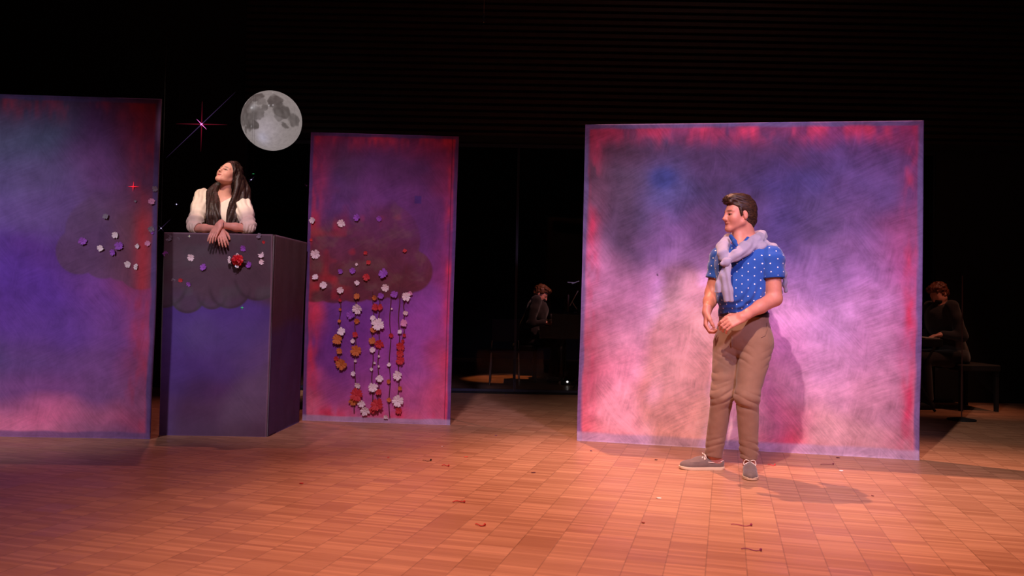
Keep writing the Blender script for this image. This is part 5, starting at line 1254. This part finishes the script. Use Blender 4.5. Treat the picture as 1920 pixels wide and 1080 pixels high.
M_suit = mat('dark_suit_cloth', (34, 26, 26), .9, sheen=.2); M_mask = mat('black_cloth_mask', (16, 12, 16), .9); M_skin2 = mat('musician_skin', (214, 146, 124), .5);  # one even skin colour for both musicians
M_hair2 = None
def musician(label, x, y, dx, head_px, lean=.22, hairc=((60, 34, 22), (120, 74, 44))):
    "seated, leaning over the instrument, hands forward; dx is the facing direction along x"
    root = empty('person', (x, y, 0), label, 'person'); D = Vector((dx, -.12, 0)).normalized(); S = UP.cross(D)
    o = Vector((x, y, 0)); g = lambda a, b, c: o + D*a + S*b + UP*c
    hip, chest = g(0, 0, .56), g(lean*.75, 0, .98); hc = Vector(head_px); sc = .92
    HFv, HUv = D*.86 - UP*.5 - Vector((0, .25, 0)), UP*.8 + D*.5
    fd = Field(tuple(A(o)-A((.78, .45, .02))), tuple(A(o)+A((.78, .42, 1.5))), .0085)
    p, fr, c0 = head_field(fd, hc, HFv, HUv, sc)
    R = [A(D), A(S), A(UP)]
    fd.cap(A(p(-.03, 0, -.05)), chest+UP*.16, .052, .06, .03).ell(chest, R, (.11, .165, .18), .05).cap(hip, chest, .13, .12, .06)
    hands = []
    for sg in (-1, 1):
        sh, el, wr = chest + S*sg*.18+UP*.14, g(.10, sg*.26, .80), g(.30, sg*.20, .815)
        fd.cap(sh, el, .05, .042, .03).cap(el, wr, .040, .027, .02); hand(fd, wr, D*.95+UP*-.15, -UP, -S*sg, .95, (.6, .6, .6, .6), .2, .008)
        fd.cap(g(.02, sg*.10, .54), g(.44, sg*.13, .54), .085, .06, .04).cap(g(.44, sg*.13, .54), g(.40, sg*.12, .10), .055, .04, .03).cap(g(.38, sg*.12, .05), g(.54, sg*.13, .035), .04, .03, .02)
    V, F = fd.mesh(2); mesh_obj('body', V, F, M_skin2, root)
    jf = Field(tuple(A(o)-A((.78, .45, .02))), tuple(A(o)+A((.78, .42, 1.4))), .010)
    jf.ell(chest, R, (.13, .19, .20), .06).cap(hip, chest, .155, .145, .06).cap(chest+UP*.10, chest+UP*.155, .10, .075, .03)
    for sg in (-1, 1):
        sh, el, wr = chest + S*sg*.18+UP*.14, g(.10, sg*.26, .80), g(.30, sg*.20, .815); jf.cap(sh, el, .068, .060, .04).cap(el, el.lerp(wr, .88), .056, .042, .02)
    jf.cap(c0 - A(UP)*.06-A(D)*.03, c0-A(UP)*.02, .06, .06, .004, op='sub')
    V, F = jf.mesh(2); V = V + normals(V, F)*(vnoise(V*14, 3)*.008)[:, None]; mesh_obj('jacket', V, F, M_suit, root)
    tf = Field(tuple(A(o)-A((.78, .45, .0))), tuple(A(o)+A((.78, .42, .9))), .011)
    tf.cap(hip-UP*.0, g(.0, 0, .58), .155, .15, .05)
    for sg in (-1, 1): tf.cap(g(.02, sg*.10, .555), g(.45, sg*.13, .555), .105, .078, .04).cap(g(.45, sg*.13, .555), g(.40, sg*.12, .12), .072, .062, .03)
    V, F = tf.mesh(2); mesh_obj('trousers', V, F, M_suit, root)
    for sg in (-1, 1):
        sf = Field(tuple(A(g(.46, sg*.12, .05))-.2), tuple(A(g(.46, sg*.12, .05))+.2), .008); sf.cap(g(.36, sg*.12, .045), g(.57, sg*.13, .032), .046, .040, .02).plane((0, 0, .0), (0, 0, -1), .002)
        V, F = sf.mesh(1); mesh_obj('shoe', V, F, M_black, root)
    f, s, u = fr; R3 = [f, s, u]; q = lambda a, b, c: c0 + (f*a+s*b+u*c)*sc
    hf = Field(tuple(c0-.18), tuple(c0+.18), .005); hf.ell(q(-.026, 0, .052), R3, A((.120, .090, .104))*sc, .01).ell(q(.05, 0, .11), R3, A((.06, .07, .04))*sc, .02).ell(q(-.06, 0, -.01), R3, A((.07, .078, .07))*sc, .02)
    hf.ell(q(.10, 0, -.03), R3, A((.10, .14, .10))*sc, .008, 'sub').ell(q(.02, 0, -.115), R3, A((.10, .14, .085))*sc, .008, 'sub')
    V, F = hf.mesh(1); V = V + normals(V, F)*(vnoise(V*50, 5)*.010)[:, None]; mesh_obj('hair', V, F, hair_mat('curly_hair', *hairc), root)
    mf = Field(tuple(c0-.16), tuple(c0+.16), .005); mf.ell(q(.052, 0, -.055), R3, A((.066, .060, .050))*sc, .01); V, F = mf.mesh(1); mesh_obj('face_mask', V, F, M_mask, root)
    return root
bench('long low bench behind the musician at the far right', at(1812, 600, 8.9).x, 8.95, .66, .44, M_black)
kx = at(1790, 600, 8.9).x - .62
kbd = empty('electric_keyboard', (kx, 8.9, 0), 'black keyboard on stand in front of the right-hand musician', 'keyboard')
MB().box((kx-.15, 8.25, .70), (kx+.15, 9.55, .78), bev=.01).build('case', M_black, kbd); MB().box((kx-.02, 8.28, .78), (kx+.13, 9.52, .79)).build('keys', M_keys, kbd)
for y in (8.5, 9.3): MB().tube([(kx-.2, y, .01), (kx+.2, y, .70)], .014, 6).tube([(kx+.2, y, .01), (kx-.2, y, .70)], .014, 6).build('stand_leg', M_black, kbd)

# microphone boom with a clip lamp over the piano, its foot glinting on the floor
def pt(px, py): return at(px, py, 10.9)
ms = empty('microphone_stand', (pt(1078, 600).x+.05, 10.3, 0), 'chrome boom microphone stand beside the piano, half behind the wide flat', 'stand')
mx_ = ms.location.x; P2 = lambda px, py: at(px, py, 10.3)
MB().tube([(mx_, 10.3, .02), (mx_, 10.3, 1.28)], .010, 8).build('pole', M_steel, ms)
MB().tube([P2(1068, 574), P2(1084, 545)], .008, 6).tube([P2(1073, 566), P2(1082, 580)], .008, 6).build('boom_arm', M_steel, ms)
MB().tube([P2(1064, 529), P2(1076, 530)], .010, 6).tube([P2(1072, 532), P2(1086, 527)], .009, 6).build('clip_bracket', M_steel, ms)
for a in (0, 2.1, 4.2): MB().tube([(mx_, 10.3, .16), (mx_+.26*math.cos(a), 10.3+.26*math.sin(a), .012)], .008, 6).build('foot', M_steel, ms)
sx = floor_at(1063, 720).x
fb = floor_at(1063, 722); db = empty('pedal_glint_box', (fb.x, fb.y, 0), 'small box with a bright white indicator light on the floor by the piano', 'box')
MB().box((fb.x-.09, fb.y-.06, 0), (fb.x+.09, fb.y+.06, .06), bev=.006).build('housing', M_black, db); MB().lathe([(.001, -.012), (.011, -.008), (.014, 0), (.010, .006)], c=(fb.x, fb.y-.068, .05), n=12, axis='y').build('glint_bead', emit_mat('glint_white_glow', (255, 240, 235), 2.0), db)  # bright pedal glint, modelled as a glowing bead on a box
pb = floor_at(1803, 788); ps = empty('slim_pole_stand', (pb.x, pb.y, 0), 'slim dark upright pole beside the right-hand musician', 'stand')
tp = at(1804, 517, pb.y)
MB().tube([(pb.x, pb.y, .02), (pb.x, pb.y, tp.z)], .006, 6).build('pole', mat('bronze_tube', (80, 48, 44), .5), ps); MB().lathe([(.13, 0), (.13, .012), (.02, .03)], c=(pb.x, pb.y, 0), n=20).build('base', M_black, ps)
hc_ = at(907, 43, 8.0); hw = empty('hanging_microphone', hc_, 'thin hanging microphone cable at the top of the hall', 'microphone')
MB().tube([hc_+Vector((0, 0, .09)), Vector((hc_.x+.01, hc_.y, 8.99))], .004, 6).build('cable', mat('grey_cable', (120, 96, 90), .5), hw); MB().lathe([(.004, 0), (.008, .01), (.008, .08), (.004, .095)], c=hc_, n=10).build('capsule', M_steel, hw)

# ================================================================ SCRAPS ON THE FLOOR
SCR = [ # px, py, length m, width m, angle, colour, kind, label
 (800, 864.5, .055, .003, 0, (40, 26, 30), 'stick', 'thin black sliver with a knob, on the parquet left of centre'),
 (835, 874, .045, .005, -8, (210, 60, 66), 'stick', 'red curl of paper just right of the black sliver'),
 (874, 857, .035, .006, 8, (220, 80, 60), 'flake', 'faint orange-red flake above the red curls'),
 (860, 942, .060, .006, 6, (206, 66, 66), 'stick', 'long red curl of paper in the lower middle of the floor'),
 (900, 986, .045, .006, -5, (206, 76, 66), 'stick', 'lowest red curl, near the bottom centre of the floor'),
 (1000, 886.5, .034, .018, 0, (96, 44, 52), 'flake', 'dark maroon petal alone between centre and the wide flat'),
 (829, 837.5, .010, .008, 0, (235, 225, 235), 'flake', 'tiny white speck in front of the tree flat'),
 (565, 907, .030, .010, -30, (190, 40, 44), 'flake', 'red fleck on the dark left part of the floor'),
 (728, 858, .016, .008, 0, (200, 50, 66), 'flake', 'small red fleck in the pink light below the tree flat'),
 (1235, 934.5, .033, .007, 0, (240, 226, 220), 'flake', 'white paper chip to the left below the man\'s pointed shoe'),
 (1230, 862.5, .025, .010, 0, (84, 44, 48), 'flake', 'dark brown flake left of the man\'s pointed shoe'),
 (1390, 986, .095, .004, -2, (150, 52, 92), 'stick', 'thin purple stick with a knob, below the man'),
 (1408, 1032, .080, .004, -4, (150, 72, 120), 'stick', 'pale violet stick, lowest on the right half of the floor'),
 (1447, 873, .045, .005, -6, (214, 66, 70), 'stick', 'red curl right beside the man\'s nearer shoe'),
 (1550, 871.5, .090, .004, 0, (120, 50, 70), 'stick', 'dark mauve stick at the foot of the wide flat'),
 (1577, 883, .030, .007, 0, (238, 226, 224), 'flake', 'white paper chip at the foot of the wide flat'),
 (1571, 858.5, .030, .008, -15, (90, 30, 40), 'flake', 'dark red crumb touching the wide flat\'s lower edge'),
 (948, 739.5, .022, .012, 0, (150, 150, 190), 'flake', 'pale bluish chip at the glass threshold'),
 (1636, 930, .014, .008, 0, (120, 50, 60), 'flake', 'tiny mauve dot right of the tip of the man\'s shadow'),
 (1108, 846, .018, .006, 30, (80, 50, 90), 'flake', 'small violet flake near the left foot of the wide flat'),
 (930, 817, .022, .008, 0, (120, 70, 96), 'flake', 'dull violet flake in the gap between the two flats'),
 (1206, 980.5, .018, .006, 0, (150, 60, 50), 'flake', 'tiny rust crumb below the white chip')]
for (px, py, L, Wd, an, c, kd_, lab) in SCR:
    p = floor_at(px, py); rr = random.Random(int(px*7)); a = math.radians(an); m = mat('scrap_' + 'paper', c, .8)
    name = 'paper_curl' if kd_ == 'stick' else 'paper_scrap'
    b = MB()
    if kd_ == 'stick':
        pts = [p + Vector((L*(t-.5)*math.cos(a), L*(t-.5)*math.sin(a)+.010*math.sin(t*5+px), Wd*.55+.002*(1+math.sin(t*7)))) for t in [i/8 for i in range(9)]]
        b.tube(pts, [Wd*.5]*9, 5); e = pts[-1]; b.lathe([(.002, -.004), (.006, 0), (.005, .006), (.001, .009)], c=(e.x, e.y, .005), n=7)
    else:
        n = 7; V = [p + Vector((math.cos(2*math.pi*i/n+a)*L*.5*rr.uniform(.75, 1.1), math.sin(2*math.pi*i/n+a)*max(Wd, .014)*.9*rr.uniform(.7, 1.1), .0015+.004*rr.random())) for i in range(n)]
        V += [v + Vector((0, 0, .0012)) for v in V]; b.add(V, [tuple(range(n))[::-1], tuple(range(n, 2*n))] + [(i, (i+1) % n, (i+1) % n+n, i+n) for i in range(n)])
    o = b.build(name, m); o.location.z = .0005; tag(o, lab, 'scrap')
musician('masked pianist in dark suit bent over the piano, seen between the flats', at(985, 600, 11.2).x, 11.2, 1, at(1015, 553, 11.15))
musician('musician in dark suit facing left, half hidden at the right flat\'s edge', at(1790, 600, 8.9).x, 8.9, -1, at(1760, 553, 8.85), hairc=((74, 38, 26), (130, 72, 50)))
